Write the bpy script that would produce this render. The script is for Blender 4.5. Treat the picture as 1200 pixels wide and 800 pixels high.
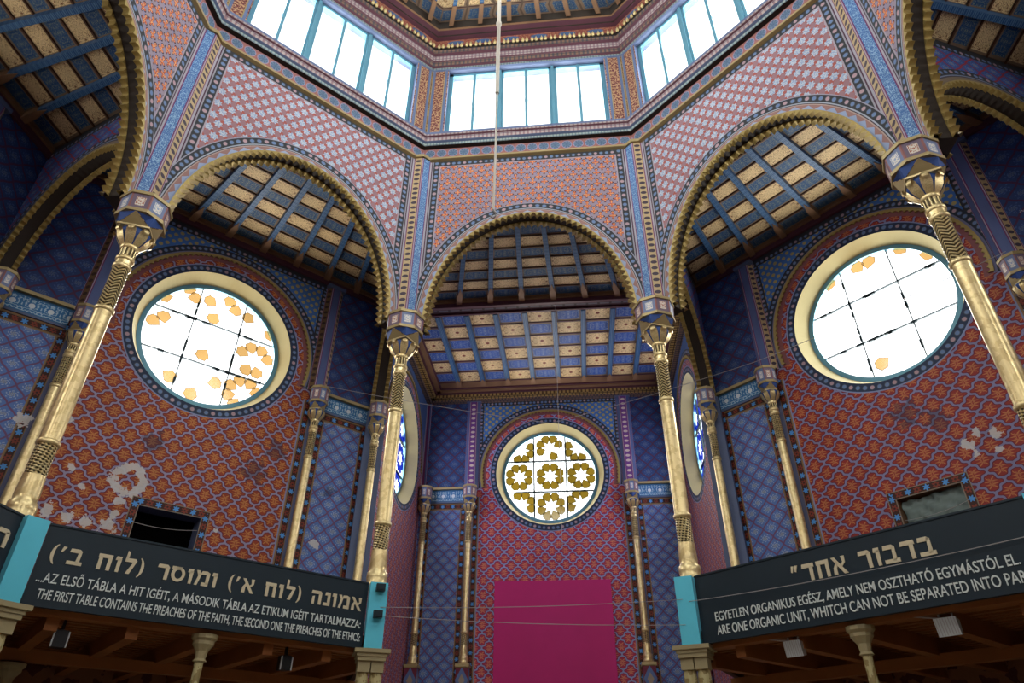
import bpy, math, random
from math import pi, sin, cos, tan, atan2, sqrt, radians
from mathutils import Vector, Matrix
from mathutils.geometry import tessellate_polygon
random.seed(7)
for o in list(bpy.data.objects): bpy.data.objects.remove(o)
sc = bpy.context.scene
COL = sc.collection

# ------------------------------------------------------------------ camera
PITCH, YAW, ROLL, FPX = 0.5848, -0.0966, 0.0051, 789.4
CAM = Vector((0.953, -6.296, 1.6))
fwd = Vector((sin(YAW)*cos(PITCH), cos(YAW)*cos(PITCH), sin(PITCH)))
rgt = Vector((cos(YAW), -sin(YAW), 0)); upv = rgt.cross(fwd)
R_ = rgt*cos(ROLL)+upv*sin(ROLL); U_ = upv*cos(ROLL)-rgt*sin(ROLL)
cd = bpy.data.cameras.new('camera'); cam = bpy.data.objects.new('camera', cd); COL.objects.link(cam)
cd.sensor_width = 36; cd.lens = FPX/1200*36; cd.clip_end = 300
m = Matrix((R_, U_, -fwd)).transposed().to_4x4(); m.translation = CAM; cam.matrix_world = m
sc.camera = cam

# ------------------------------------------------------------------ light and exposure
sc.view_settings.view_transform = 'Standard'; sc.view_settings.look = 'None'
sc.view_settings.gamma = 1; sc.view_settings.use_curve_mapping = False
sc.view_settings.exposure = 0.25
sc.cycles.use_denoising = True
sc.cycles.max_bounces = 8; sc.cycles.diffuse_bounces = 5; sc.cycles.glossy_bounces = 3; sc.cycles.transparent_max_bounces = 8
sc.cycles.sample_clamp_indirect = 6
L_CLER, L_ROSE, L_BACK = 19.0, 11.0, 17.0        # brightness of the overcast sky behind the windows
w = bpy.data.worlds.new('overcast_sky'); sc.world = w; w.use_nodes = True
w.node_tree.nodes['Background'].inputs[0].default_value = (.97, .98, 1, 1)
w.node_tree.nodes['Background'].inputs[1].default_value = 3.0

# ------------------------------------------------------------------ dimensions (metres)
T8 = tan(pi/8)
AP = 8.0            # apothem of the inner octagon (arcade plane)
BO = 13.06          # apothem of the outer octagon
CB = 20.04          # back wall of the ark recess
HW = 5.38           # half width of an outer bay
ZI = 11.75          # top of the column imposts
ZR = 12.54; RR = 2.235; RG = 1.974   # rose windows
ZC = 16.3           # flat ceilings
ZK = 18.13          # underside of the frieze

class Fr:
    """vertical plane: n points outwards, t runs to the right as seen from inside"""
    def __init__(s, deg):
        a = radians(deg); s.n = Vector((cos(a), sin(a), 0)); s.d = Vector((s.n.y, -s.n.x, 0))
    def p(s, apo, t, z): return s.n*apo + s.d*t + Vector((0, 0, z))
FACE = {k: Fr(90+45*k) for k in range(-3, 5)}
def RAD(j):          # radial plane through vertex j: t = distance from the axis
    return Fr(90+(j-.5)*45+90)
def VERT(j, apo, z=0):
    a = radians(90+(j-.5)*45); r = apo/cos(pi/8); return Vector((cos(a)*r, sin(a)*r, z))

def lin(h):
    if isinstance(h, str): h = [int(h[i:i+2], 16) for i in (1, 3, 5)]
    return tuple(((c/255)/12.92 if c/255 <= .04045 else ((c/255+.055)/1.055)**2.4) for c in h)+(1,)

# ------------------------------------------------------------------ node maths
class X:
    def __init__(s, g, v): s.g, s.v = g, v
    def __add__(s, o): return s.g.m('ADD', s, o)
    __radd__ = __add__
    def __sub__(s, o): return s.g.m('SUBTRACT', s, o)
    def __rsub__(s, o): return s.g.m('SUBTRACT', o, s)
    def __mul__(s, o): return s.g.m('MULTIPLY', s, o)
    __rmul__ = __mul__
    def __truediv__(s, o): return s.g.m('DIVIDE', s, o)
    def __lt__(s, o): return s.g.m('LESS_THAN', s, o)
    def __gt__(s, o): return s.g.m('GREATER_THAN', s, o)
class G:
    def __init__(s, name, rough=.6, metal=0.0, spec=.3):
        s.mat = bpy.data.materials.new(name); s.mat.use_nodes = True
        s.nt = s.mat.node_tree; s.N = s.nt.nodes; s.b = s.N['Principled BSDF']
        s.b.inputs['Roughness'].default_value = rough; s.b.inputs['Metallic'].default_value = metal
        s.b.inputs['Specular IOR Level'].default_value = spec
        uv = s.N.new('ShaderNodeUVMap'); sp = s.N.new('ShaderNodeSeparateXYZ'); s.L(uv.outputs[0], sp.inputs[0])
        s.uvo = uv.outputs[0]; s.u = X(s, sp.outputs[0]); s.v = X(s, sp.outputs[1])
    def L(s, a, b): s.nt.links.new(a, b)
    def put(s, v, inp):
        if isinstance(v, X): v = v.v
        if hasattr(v, 'is_output'): s.L(v, inp)
        else: inp.default_value = v
    def m(s, op, *a):
        n = s.N.new('ShaderNodeMath'); n.operation = op
        for i, q in enumerate(a): s.put(q, n.inputs[i])
        return X(s, n.outputs[0])
    def abs(s, a): return s.m('ABSOLUTE', a)
    def sin(s, a): return s.m('SINE', a)
    def cos(s, a): return s.m('COSINE', a)
    def fl(s, a): return s.m('FLOOR', a)
    def fr(s, a): return s.m('FRACT', a)
    def mn(s, a, b): return s.m('MINIMUM', a, b)
    def mx(s, a, b): return s.m('MAXIMUM', a, b)
    def sq(s, a): return s.m('SQRT', a)
    def hyp(s, a, b): return s.sq(a*a+b*b)
    def at2(s, a, b): return s.m('ARCTAN2', a, b)
    def c(s, x, P): return (s.fr(x/P)-.5)*P            # centred cell coordinate
    def tri(s, x): return s.abs(s.fr(x+.5)-.5)          # distance to the nearest integer
    def par(s, x): return s.fr(s.fl(x)*.5)*2            # 0 / 1 parity of the cell
    def band(s, x, a, b): return (x > a)*(x < b)
    def mix(s, f, a, b):
        n = s.N.new('ShaderNodeMix'); n.data_type = 'RGBA'
        s.put(f, n.inputs[0])
        for q, i in ((a, 6), (b, 7)):
            if isinstance(q, str): q = lin(q)
            s.put(q, n.inputs[i])
        return n.outputs[2]
    def noise(s, scale, u=None, v=None, w=0.0, det=2, rough=.5):
        n = s.N.new('ShaderNodeTexNoise'); n.inputs['Scale'].default_value = scale
        n.inputs['Detail'].default_value = det; n.inputs['Roughness'].default_value = rough
        if u is None: s.L(s.uvo, n.inputs['Vector'])
        else:
            cb = s.N.new('ShaderNodeCombineXYZ'); s.put(u, cb.inputs[0]); s.put(v, cb.inputs[1]); s.put(w, cb.inputs[2]); s.L(cb.outputs[0], n.inputs['Vector'])
        return X(s, n.outputs[0])
    def done(s, col, dirt=.25, bump=None, bd=.02):
        if isinstance(col, str): col = lin(col)
        if dirt:
            n = s.noise(1.3, det=5)
            f = s.m('MULTIPLY_ADD', n, dirt*2, 1-dirt)
            v = s.N.new('ShaderNodeVectorMath'); v.operation = 'MULTIPLY'
            s.put(col if hasattr(col, 'is_output') else tuple(col[:3]), v.inputs[0])
            cb = s.N.new('ShaderNodeCombineXYZ')
            for i in range(3): s.put(f, cb.inputs[i])
            s.L(cb.outputs[0], v.inputs[1]); col = v.outputs[0]
        s.put(col, s.b.inputs['Base Color'])
        if bump is not None:
            bp = s.N.new('ShaderNodeBump'); bp.inputs['Distance'].default_value = bd; bp.inputs['Strength'].default_value = 1
            s.put(bump, bp.inputs['Height']); s.L(bp.outputs[0], s.b.inputs['Normal'])
        return s.mat

# ---- painted patterns, each returns a colour socket
def red_lattice(g, u, v, field='#93301c', gold='#cf8740', line='#857a9f', edge='#5c1624', p=.53):
    a = (u+v)/p; b = (u-v)/p
    aw = a+.05*g.sin(b*(4*pi)); bw = b+.05*g.sin(a*(4*pi))
    d = g.mn(g.tri(aw), g.tri(bw))
    fa = g.fr(aw)-.5; fb = g.fr(bw)-.5
    r = g.hyp(fa, fb); th = g.at2(fa, fb)
    flo = (r < .25+.13*g.cos(th*8+pi))*(g.sin(th*16) > -.55)*(r > .05)
    col = g.mix(flo, field, gold)
    col = g.mix(d < .125, col, edge)
    return g.mix(d < .07, col, line)
def blue_lattice(g, u, v, base='#3f5a94', lite='#8b9ab8', line='#4c2550', p=.5, tan_='#8c8a7c'):
    a = (u+v)/p; b = (u-v)/p
    aw = a+.03*g.sin(b*(2*pi)); bw = b+.03*g.sin(a*(2*pi))
    d = g.mn(g.tri(aw), g.tri(bw))
    fa = g.fr(aw)-.5; fb = g.fr(bw)-.5
    r = g.hyp(fa, fb); th = g.at2(fa, fb)
    flo = (r < .3+.1*g.cos(th*8))*(g.sin(r*40+th*4) > .1)
    col = g.mix(flo, base, lite)
    col = g.mix((r < .16)*(g.sin(th*8) > .2), col, tan_)
    return g.mix(d < .06, col, line)
def dots(g, s, w, P=.16, ground='#2e2f33'):
    x = g.c(s, P); i = g.fl(s/P); r = g.hyp(x, w)
    c = g.mix(g.fr(i/3+.01) < .3, '#63799f', g.mix(g.fr(i/3+.01) < .6, '#b8a078', '#a98a90'))
    col = g.mix(r < P*.37, ground, '#4b4f57')
    return g.mix(r < P*.28, col, c)
def stars(g, s, w, P=.42, ground='#3c1c14'):
    x = g.c(s, P); r = g.hyp(x, w); th = g.at2(x, w)
    x2 = g.c(s+P/2, P); r2 = g.hyp(x2, w); th2 = g.at2(x2, w)
    col = g.mix(g.abs(w) > .075, ground, '#6e5a3c')
    col = g.mix((r2 < .07+.02*g.cos(th2*6))*(r2 > .025), col, '#7d3320')
    return g.mix(r < .062+.018*g.cos(th*6), col, '#4d8fd0')
def spandrel(g, u, v, kind):
    P, Q = .35, .45
    def motif(x, y):
        if kind:     # orange florets
            k = (g.hyp(x*1.1, y-.085) < .047)
            k = g.mx(k, g.hyp(g.abs(x)-.052, (y+.035)*1.25) < .044)
            k = g.mx(k, (g.abs(x) < .022)*(g.abs(y+.02) < .12))
            return k
        th = g.at2(x, y); r = g.hyp(x, y*.85)
        return r < .094+.016*g.cos(th*7)
    x1, y1 = g.c(u, P), g.c(v, Q); x2, y2 = g.c(u+P/2, P), g.c(v+Q/2, Q)
    k = g.mx(motif(x1, y1), motif(x2, y2))
    x = g.c(u, P/2); 
    dl = g.mn(g.tri(u/P+v/Q), g.tri(u/P-v/Q))
    if kind:
        h = g.mx(motif(x1*.76, y1*.84), motif(x2*.76, y2*.84))
        n = g.noise(30)
        col = g.mix(dl < .09, '#8d7f8c', '#857d98'); col = g.mix(h, col, '#3a2c3a')
        return g.mix(k, col, g.mix(n < .5, '#d99a68', '#b03e24'))
    n = g.noise(26, det=3)
    col = g.mix(dl < .2, '#8f6a70', '#9c544c')
    return g.mix(k, col, g.mix(n < .5, '#8797b4', '#b4b9c0'))
def arabesque(g, x, y, sd, scale=9, th=.5):
    return g.noise(scale, g.abs(x)*1.0, g.abs(y)*1.0, sd, det=1)

M = {}
def mat_simple(name, col, rough=.6, metal=0, dirt=.2, spec=.3):
    g = G(name, rough, metal, spec); M[name] = g.done(col, dirt); return M[name]

# inner arcade walls; UV = (t, z)
def arcade(name, kind):
    g = G(name, .65); t, z = g.u, g.v
    A, B, z0 = 2.82, 3.7, 11.85
    at = g.abs(t); zz = g.mx(z-z0, 0.0)
    Q = g.hyp(at/A, zz/B); gr = g.hyp(at/(A*A), zz/(B*B))/Q; d = (Q-1)/gr
    s = g.at2(zz, at)*3.35 + g.mn(z-z0, 0.0)
    col = spandrel(g, t, z, kind)
    side = at-2.83
    col = g.mix(g.band(at, 2.7, 2.74), col, '#9c8f98')
    col = g.mix(z > 17.78, col, '#9c8a92'); col = g.mix(z > 17.82, col, dots(g, t, z-17.92, .17))
    col = g.mix(at > 2.74, col, dots(g, z, side, .19))
    col = g.mix(at > 2.925, col, '#8f8b94'); col = g.mix(at > 2.96, col, '#4a2b3d'); col = g.mix(at > 2.99, col, '#9d98a0')
    col = g.mix(z > 18.02, col, '#5b4a2c')
    col = g.mix(d < .44, col, '#8f8b99'); col = g.mix(d < .415, col, dots(g, s, d-.325, .17))
    col = g.mix(d < .235, col, '#9aa0ac'); col = g.mix(d < .205, col, '#3c3038'); col = g.mix(d < .185, col, '#a58f86')
    zig = g.tri(s/.34)*.2
    col = g.mix(d < .16, col, g.mix(d < zig+.045, '#8f6a64', g.mix(d < zig+.085, '#c0a070', '#8f9cb8')))
    M[name] = g.done(col, .18)
arcade('arcade_floret_paint', 1); arcade('arcade_palmette_paint', 0)

# outer bay walls; UV = (t, z)
def bay_wall(name, red, stains=()):
    g = G(name, .6); t, z = g.u, g.v
    at = g.abs(t); r = g.hyp(t, z-ZR); th = g.at2(z-ZR, t); up = z > 11.9
    redc = red_lattice(g, t, z, **red)
    low = blue_lattice(g, t, z, '#5472ac', '#93a2c0', '#6c4a6c', .5)
    hi = blue_lattice(g, t, z, '#2b4170', '#445c8c', '#4c2a48', .62, '#5f6a7c')
    blu = g.mix(up, low, hi)
    # spandrels over the arch ring
    x1, y1 = g.c(t, .3), g.c(z, .26)
    x2 = g.c(t+.15, .3); y2 = g.c(z+.13, .26)
    gd = g.mx(g.hyp(x1, y1) < .06, g.hyp(x2, y2) < .06)
    spa = g.mix(gd, '#3f6aa6', '#a39560')
    spa = g.mix(at > 2.82, spa, dots(g, z, at-2.92, .17)); spa = g.mix(z > 15.72, spa, dots(g, t, z-15.82, .17))
    col = redc
    inn = (at < 3.05)*up
    col = g.mix(inn*(r > 3.14), col, spa)
    col = g.mix(inn*g.band(r, 2.93, 3.16), col, dots(g, th*3.05, r-3.05, .17, '#252c3a'))
    col = g.mix(inn*g.band(r, 2.86, 2.95), col, '#6b6a86'); col = g.mix(inn*g.band(r, 2.66, 2.87), col, '#7d4a4a')
    # dotted ring round the reveal
    col = g.mix(r < 2.5, col, '#7d86a8'); col = g.mix(r < 2.465, col, dots(g, th*2.35, r-2.36, .185, '#243049'))
    # strips beside the colonnettes
    lowm = z < 11.55
    st = g.mn(g.abs(at-3.06), g.abs(at-3.56))
    col = g.mix(at > 3.28, col, blu)
    w_ = g.mix(st < .09, '#8a6a4a', stars(g, z+(at > 3.3)*.21, g.mn(g.abs(at-3.06), g.abs(at-3.56)), .42))
    col = g.mix(lowm*(st < .125), col, w_); col = g.mix(lowm*g.band(at, 3.16, 3.46), col, '#5a5e78')
    col = g.mix(lowm*g.band(at, 2.9, 2.935), col, '#7f86a8')
    w2 = g.mix(g.abs(at-5.05) < .09, '#8a6a4a', stars(g, z+.1, at-5.05, .42))
    col = g.mix(lowm*(g.abs(at-5.05) < .125), col, w2)
    hb = g.band(at, 3.6, 5.0)*g.band(z, 11.02, 11.3)
    col = g.mix(hb, col, g.mix(g.abs(z-11.16) < .1, '#8a6a4a', stars(g, t, z-11.16, .42)))
    for (ct, cz, rad, kind) in [(a_, b_, c_, d_) for a_, b_, c_, d_ in stains]:
        n = g.noise(5.5, det=6, rough=.65)
        dd = g.hyp(t-ct, z-cz)/rad
        f = (n*1.9-.55) > dd
        if kind == 'ring': f = g.abs(dd-.75) < (n-.3)*1.1
        if kind == 'soot': col = g.mix(f*.55, col, '#252436')
        else: col = g.mix(f*.85, col, '#c9c4c0')
    M[name] = g.done(col, .28)
RED_CAST_L = dict(field='#8f391f', gold='#c07e40', line='#8f859f', edge='#651a26')  # same red paint, tinted per wall: the light's colour cast is painted in
RED_CAST_R = dict(field='#8c2a22', gold='#b97444', line='#7d7898', edge='#641628')
RED_CAST_B = dict(field='#ac304a', gold='#d98a62', line='#9192bd', edge='#741848')  # pinker and more violet for the recess lighting, put into the colour
bay_wall('left_wall_paint', RED_CAST_L, [(-1.05, 7.88, .44, 'ring'), (-1.1, 7.35, .26, 'p'), (-1.1, 7.0, .3, 'p'), (-1.15, 6.72, .36, 'p'), (-1.6, 6.72, .34, 'p'), (-2.0, 6.75, .3, 'p'), (-2.45, 6.8, .34, 'p'), (-1.95, 7.5, .22, 'p'),
    (-2.3, 7.9, .2, 'p'), (-2.7, 9.0, .25, 'p'), (1.9, 8.9, .8, 'soot'), (2.4, 9.7, .7, 'soot'), (-.8, 9.0, .6, 'soot'), (4.0, 7.3, .3, 'p'), (4.2, 8.9, .4, 'soot'), (1.3, 7.1, .14, 'p'), (-4.3, 8.4, .5, 'p'), (-3.6, 8.7, .4, 'p'), (-4.4, 7.3, .4, 'p')])
bay_wall('right_wall_paint', RED_CAST_R, [(.9, 8.12, .3, 'p'), (1.15, 8.3, .22, 'p'), (1.5, 8.2, .26, 'p'), (1.45, 7.8, .2, 'p'), (1.0, 7.85, .2, 'p'), (-.1, 9.3, .8, 'soot'), (.5, 8.9, .6, 'soot'), (4.2, 12.9, .8, 'p')])
bay_wall('back_wall_cast_paint', RED_CAST_B)
def recess_side():
    g = G('recess_side_paint', .6); t, z = g.u, g.v
    r = g.hyp(t, z-ZR); th = g.at2(z-ZR, t)
    col = red_lattice(g, t, z, '#93404a', '#c58f7a', '#8d7f9c', '#60203c')
    col = g.mix(g.band(r, 2.92, 3.12)*(z > ZR), col, dots(g, th*3, r-3.02, .17)); col = g.mix(g.band(r, 2.7, 2.9)*(z > ZR), col, '#5d5f7c')
    col = g.mix(r < 2.5, col, '#7d86a8'); col = g.mix(r < 2.465, col, dots(g, th*2.35, r-2.36, .185, '#243049'))
    col = g.mix((r > 3.12)*(z > ZR), col, '#3d5683')
    M['recess_side_paint'] = g.done(col, .25)
recess_side()
def radial_paint():
    g = G('transverse_arch_paint', .6); t, z = g.u, g.v
    A, B, z0, tc = 2.4, 3.0, 11.85, 11.4
    at = g.abs(t-tc); zz = g.mx(z-z0, 0.0)
    Q = g.hyp(at/A, zz/B); gr = g.hyp(at/(A*A), zz/(B*B))/Q; d = (Q-1)/gr; s = g.at2(zz, at)*2.8
    col = blue_lattice(g, t, z, '#3a5590', '#5b76ac', '#8c3040', .55)
    col = g.mix(z > 15.95, col, dots(g, t, z-16.05, .17))
    col = g.mix(d < .42, col, dots(g, s, d-.33, .17)); col = g.mix(d < .23, col, '#7a86a0'); col = g.mix(d < .2, col, '#473f46'); col = g.mix(d < .16, col, '#7b6a5a')
    M['transverse_arch_paint'] = g.done(col, .2)
radial_paint()
def coffer(name, checker):
    g = G(name, .6)
    i = g.fl(g.u); j = g.fl(g.v); x = g.fr(g.u)-.5; y = g.fr(g.v)-.5
    pr = g.fr((i*checker+j)*.5)*2
    inn = g.mx(g.abs(x), g.abs(y)*(.36/.33)) < .38
    gold_in = g.mx(g.abs(x), g.abs(y)*(.40/.41)) < .40
    ar = g.noise(11, g.abs(x)*1.3, g.abs(y), i*.0+pr*3, det=1)
    a2 = g.noise(15, g.abs(x), g.abs(y), 7.0, det=1)
    gold = g.mix(g.band(ar, .48, .54), '#dcbf8e', '#80583a'); gold = g.mix(gold_in, '#7d6650', gold)
    gold = g.mix((g.hyp(x*1.4, y) < .09), gold, '#7a3a2c') if checker else gold
    blue = g.mix(g.band(a2, .49, .53), '#1f4896' if checker else '#1c446f', '#8d9cae' if checker else '#7d8474')
    blue = g.mix(inn, '#77614f', blue)
    col = g.mix(pr > .5, blue, gold)
    col = g.mix(g.abs(y) > .47, col, '#3f1a20'); col = g.mix(g.abs(x) > .465, col, '#5a4638')
    M[name] = g.done(col, .3)
coffer('coffer_rows', 0.0); coffer('coffer_checks', 1.0)
def rib_mat():
    g = G('blue_rib_paint', .5)
    x = g.c(g.u, .16); col = g.mix((g.abs(x) < .018)+(g.abs(g.abs(x)-.05) < .01), '#1c436e', '#4d6a88')
    M['blue_rib_paint'] = g.done(col, .25)
rib_mat()
def frieze():
    g = G('oval_frieze_paint', .6); t, y = g.u, g.v-18.36
    x = g.c(t, .36); r = g.hyp(x/.14, y/.145)
    col = g.mix(g.noise(22) < .5, '#9c6658', '#8a5a5e'); col = g.mix(r < 1.15, col, '#8f86a0'); 
    th = g.at2(y, x)
    col = g.mix(r < 1, col, g.mix(g.sin(th*8)*(r) > .2, '#4c5f78', '#66788c'))
    col = g.mix(g.abs(y) > .2, col, '#8a7c74')
    M['oval_frieze_paint'] = g.done(col, .2)
frieze()
def upper_frieze():
    g = G('upper_frieze_paint', .6); t, y = g.u, g.v
    x = g.c(t, 1.0); col = g.mix(g.noise(16) < .5, '#7a3c34', '#93604a')
    col = g.mix(g.hyp(x/.3, (y-23.96)/.1) < 1, col, '#41587c')
    M['upper_frieze_paint'] = g.done(col, .25)
upper_frieze()
def small(name, c1, c2, P, c3='#30303a', gap=.28, rough=.6):
    g = G(name, rough); x = g.tri(g.u/P); y = g.tri(g.v/P)
    col = g.mix(x < gap, c1, c2); col = g.mix(y < .1, col, c3); M[name] = g.done(col, .2)
small('teal_dentil_paint', '#66787e', '#8f9894', .1); small('rose_dentil_paint', '#84686c', '#a39490', .13, '#5a4a5a')
small('dark_dentil_paint', '#4a4448', '#7c6050', .15); small('gilt_dentil_paint', '#5c4324', '#a88a52', .17, '#2c1c18')
small('soffit_square_paint', '#4c4450', '#3a1820', .42, '#2c1418', .42)
def tex2(name, c1, c2, scale, th=.5, rough=.6, metal=0, dirt=.2):
    g = G(name, rough, metal); n = g.noise(scale, det=2); M[name] = g.done(g.mix(n < th, c1, c2), dirt)
tex2('drum_red_paint', '#652c32', '#b08a68', 15, .5)
tex2('gilt_scroll', '#c9ac6c', '#5a4424', 9, .52, .4, .3)
tex2('light_blue_scroll_paint', '#3f6da0', '#88abc4', 13, .5)
def strip(name, base, fig, P, kind=0):
    g = G(name, .55); x = g.c(g.v, P); u = g.u
    if kind == 0: nn = g.noise(9, g.abs(u-.5)*.9, g.v*1.6, 3.0, det=1); k = g.band(nn, .46, .53)
    else: k = g.hyp(x*1.4, (u-.5)*.25) < .075
    col = g.mix(k, base, fig); col = g.mix(g.abs(u-.5) > .36, col, '#6a2f5a'); col = g.mix(g.abs(u-.5) > .45, col, '#a293a0')
    M[name] = g.done(col, .2)
strip('blue_scroll_strip', '#44689c', '#8fb0cc', .3); strip('gilt_chain_strip', '#b39a72', '#3f3340', .2, 1)
strip('violet_chain_strip', '#6a3a7c', '#c7b2a6', .22, 1); strip('plain_blue_strip', '#535f88', '#535f88', .5, 0)
strip('brown_chain_strip', '#6b5236', '#3a2722', .22, 1)
def impost():
    g = G('impost_paint', .5); x = g.fr(g.u)-.5; y = g.v-.5; i = g.fr(g.fl(g.u)*.5)*2
    base = g.mix(i > .5, '#6f5f70', '#6a7596')
    k = (g.mx(g.abs(x), g.abs(y)) < .24)
    n = g.noise(14, g.abs(x), y, 2.0, det=1)
    fig = g.mix(n < .47, '#d9d0c2', g.mix(i > .5, '#a55a44', '#8096b8'))
    col = g.mix(k, base, fig); col = g.mix(g.abs(x) > .42, col, '#8a5a58')
    M['impost_paint'] = g.done(col, .15)
impost()
def band_panel():
    g = G('white_scroll_band_paint', .5); u, v = g.u, g.v
    x = g.c(u, .42); y = v-11.6; th = g.at2(y, x); r = g.hyp(x, y)
    n = g.noise(9, g.abs(x), y, 1.0, det=1)
    col = g.mix(g.band(n, .42, .5), '#3a75a8', '#a9c4d4'); col = g.mix(r < .07, col, '#d8e0e2'); col = g.mix(g.abs(y) > .2, col, '#3a6a94')
    M['white_scroll_band_paint'] = g.done(col, .2)
band_panel()
mat_simple('gilt_moulding', '#a89468', .45, .3, .25); mat_simple('maroon_moulding', '#54303a', .5); mat_simple('brown_wood', '#7d5c42', .6, 0, .3)
mat_simple('dark_wood', '#4a2c18', .7, 0, .4); mat_simple('warm_wood', '#8c5428', .65, 0, .45); mat_simple('cream_plaster', '#a3976e', .8, 0, .06)
mat_simple('teal_metal', '#5f8fa2', .45, .2); mat_simple('lead', '#15262c', .5, .3); mat_simple('sky_blue_paint', '#5ac3da', .5, 0, .14)
mat_simple('board_navy', '#11222c', .5, 0, .25); mat_simple('hebrew_gold', '#cdbf9f', .5, 0, .2); mat_simple('latin_white', '#d2d8d4', .5, 0, .15)
mat_simple('magenta_paint', '#c0106c', .5, 0, .1); mat_simple('stone_floor', '#b3a894', .5, 0, .2); mat_simple('brass_teeth', '#c9b27e', .4, .3, .1)
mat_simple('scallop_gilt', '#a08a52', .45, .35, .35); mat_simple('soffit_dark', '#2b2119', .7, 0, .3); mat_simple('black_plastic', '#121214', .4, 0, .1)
mat_simple('white_metal', '#b9bcbb', .45, .1, .1); mat_simple('stone_cap', '#9a8c68', .6, 0, .25); mat_simple('tarp_grey', '#66736e', .5, 0, .25)
mat_simple('black_void', '#050505', 1, 0, 0, 0); mat_simple('wire_grey', '#a39c9a', .5, .2, 0); mat_simple('rod_white', '#d9d2c4', .5, 0, .1); mat_simple('plain_wall', '#5c3a34', .8, 0, .2)
mat_simple('grey_blue_paint', '#5b6684', .6, 0, .2); mat_simple('deep_blue', '#2f4a86', .6, 0, .2)
tex2('under_gallery_paint', '#4a1c14', '#7a4c30', 4, .55); tex2('iron_stripe', '#8c7a4e', '#b3a678', 6)
def brass(name, kind):
    g = G(name, .34, .6, .5); a, z = g.u, g.v
    n = g.noise(6, det=4); col = g.mix(n < .48, '#e0c993', '#cfb680')
    bump = None
    if kind == 'diamond': bump = g.sin(a*(2*pi*8)+z*55)*g.sin(a*(2*pi*8)-z*55)
    if kind == 'spiral': bump = g.sin(a*(2*pi*9)+z*48)*g.sin(a*(2*pi*9)*.5-z*70)
    if kind == 'herring':
        h = g.tri(a*4)*2; bump = g.sin(h*8+z*85)
    if kind == 'flute': bump = g.cos(a*(2*pi*12))
    if bump is not None: col = g.mix(bump < -.25, col, '#4f4228')
    M[name] = g.done(col, .25, bump, .02)
for kd in ('plain', 'diamond', 'spiral', 'herring', 'flute'): brass('brass_'+kd, kd)
def pedestal():
    g = G('pedestal_paint', .6); x = g.abs(g.fr(g.u)-.5); y = g.abs(g.fr(g.v/.6)-.5)
    col = g.mix(x+y < .45, '#6d2438', '#5a6f9c'); col = g.mix(x+y < .22, col, '#9a8a78'); col = g.mix(g.mx(x, y) > .43, col, '#8f7a4a')
    M['pedestal_paint'] = g.done(col, .25)
pedestal()
def glass(name, col):
    mt = bpy.data.materials.new(name); mt.use_nodes = True; nt = mt.node_tree; nt.nodes.clear()
    o = nt.nodes.new('ShaderNodeOutputMaterial'); t = nt.nodes.new('ShaderNodeBsdfTransparent'); q = nt.nodes.new('ShaderNodeBsdfGlossy')
    nz = nt.nodes.new('ShaderNodeTexNoise'); nz.inputs['Scale'].default_value = 2; mx = nt.nodes.new('ShaderNodeMix'); mx.data_type = 'RGBA'
    nt.links.new(nz.outputs[0], mx.inputs[0]); mx.inputs[6].default_value = (*[c*.7 for c in col], 1); mx.inputs[7].default_value = (*[min(1, c*1.3) for c in col], 1)
    nt.links.new(mx.outputs[2], t.inputs[0]); q.inputs['Roughness'].default_value = .1
    ms = nt.nodes.new('ShaderNodeMixShader'); ms.inputs[0].default_value = .03
    nt.links.new(t.outputs[0], ms.inputs[1]); nt.links.new(q.outputs[0], ms.inputs[2]); nt.links.new(ms.outputs[0], o.inputs[0]); M[name] = mt
glass('clear_glass', (.75, .78, .77)); glass('amber_glass', (.125, .078, .007)); glass('blue_glass', (.008, .02, .25)); glass('orange_glass', (.42, .24, .08))

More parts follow.
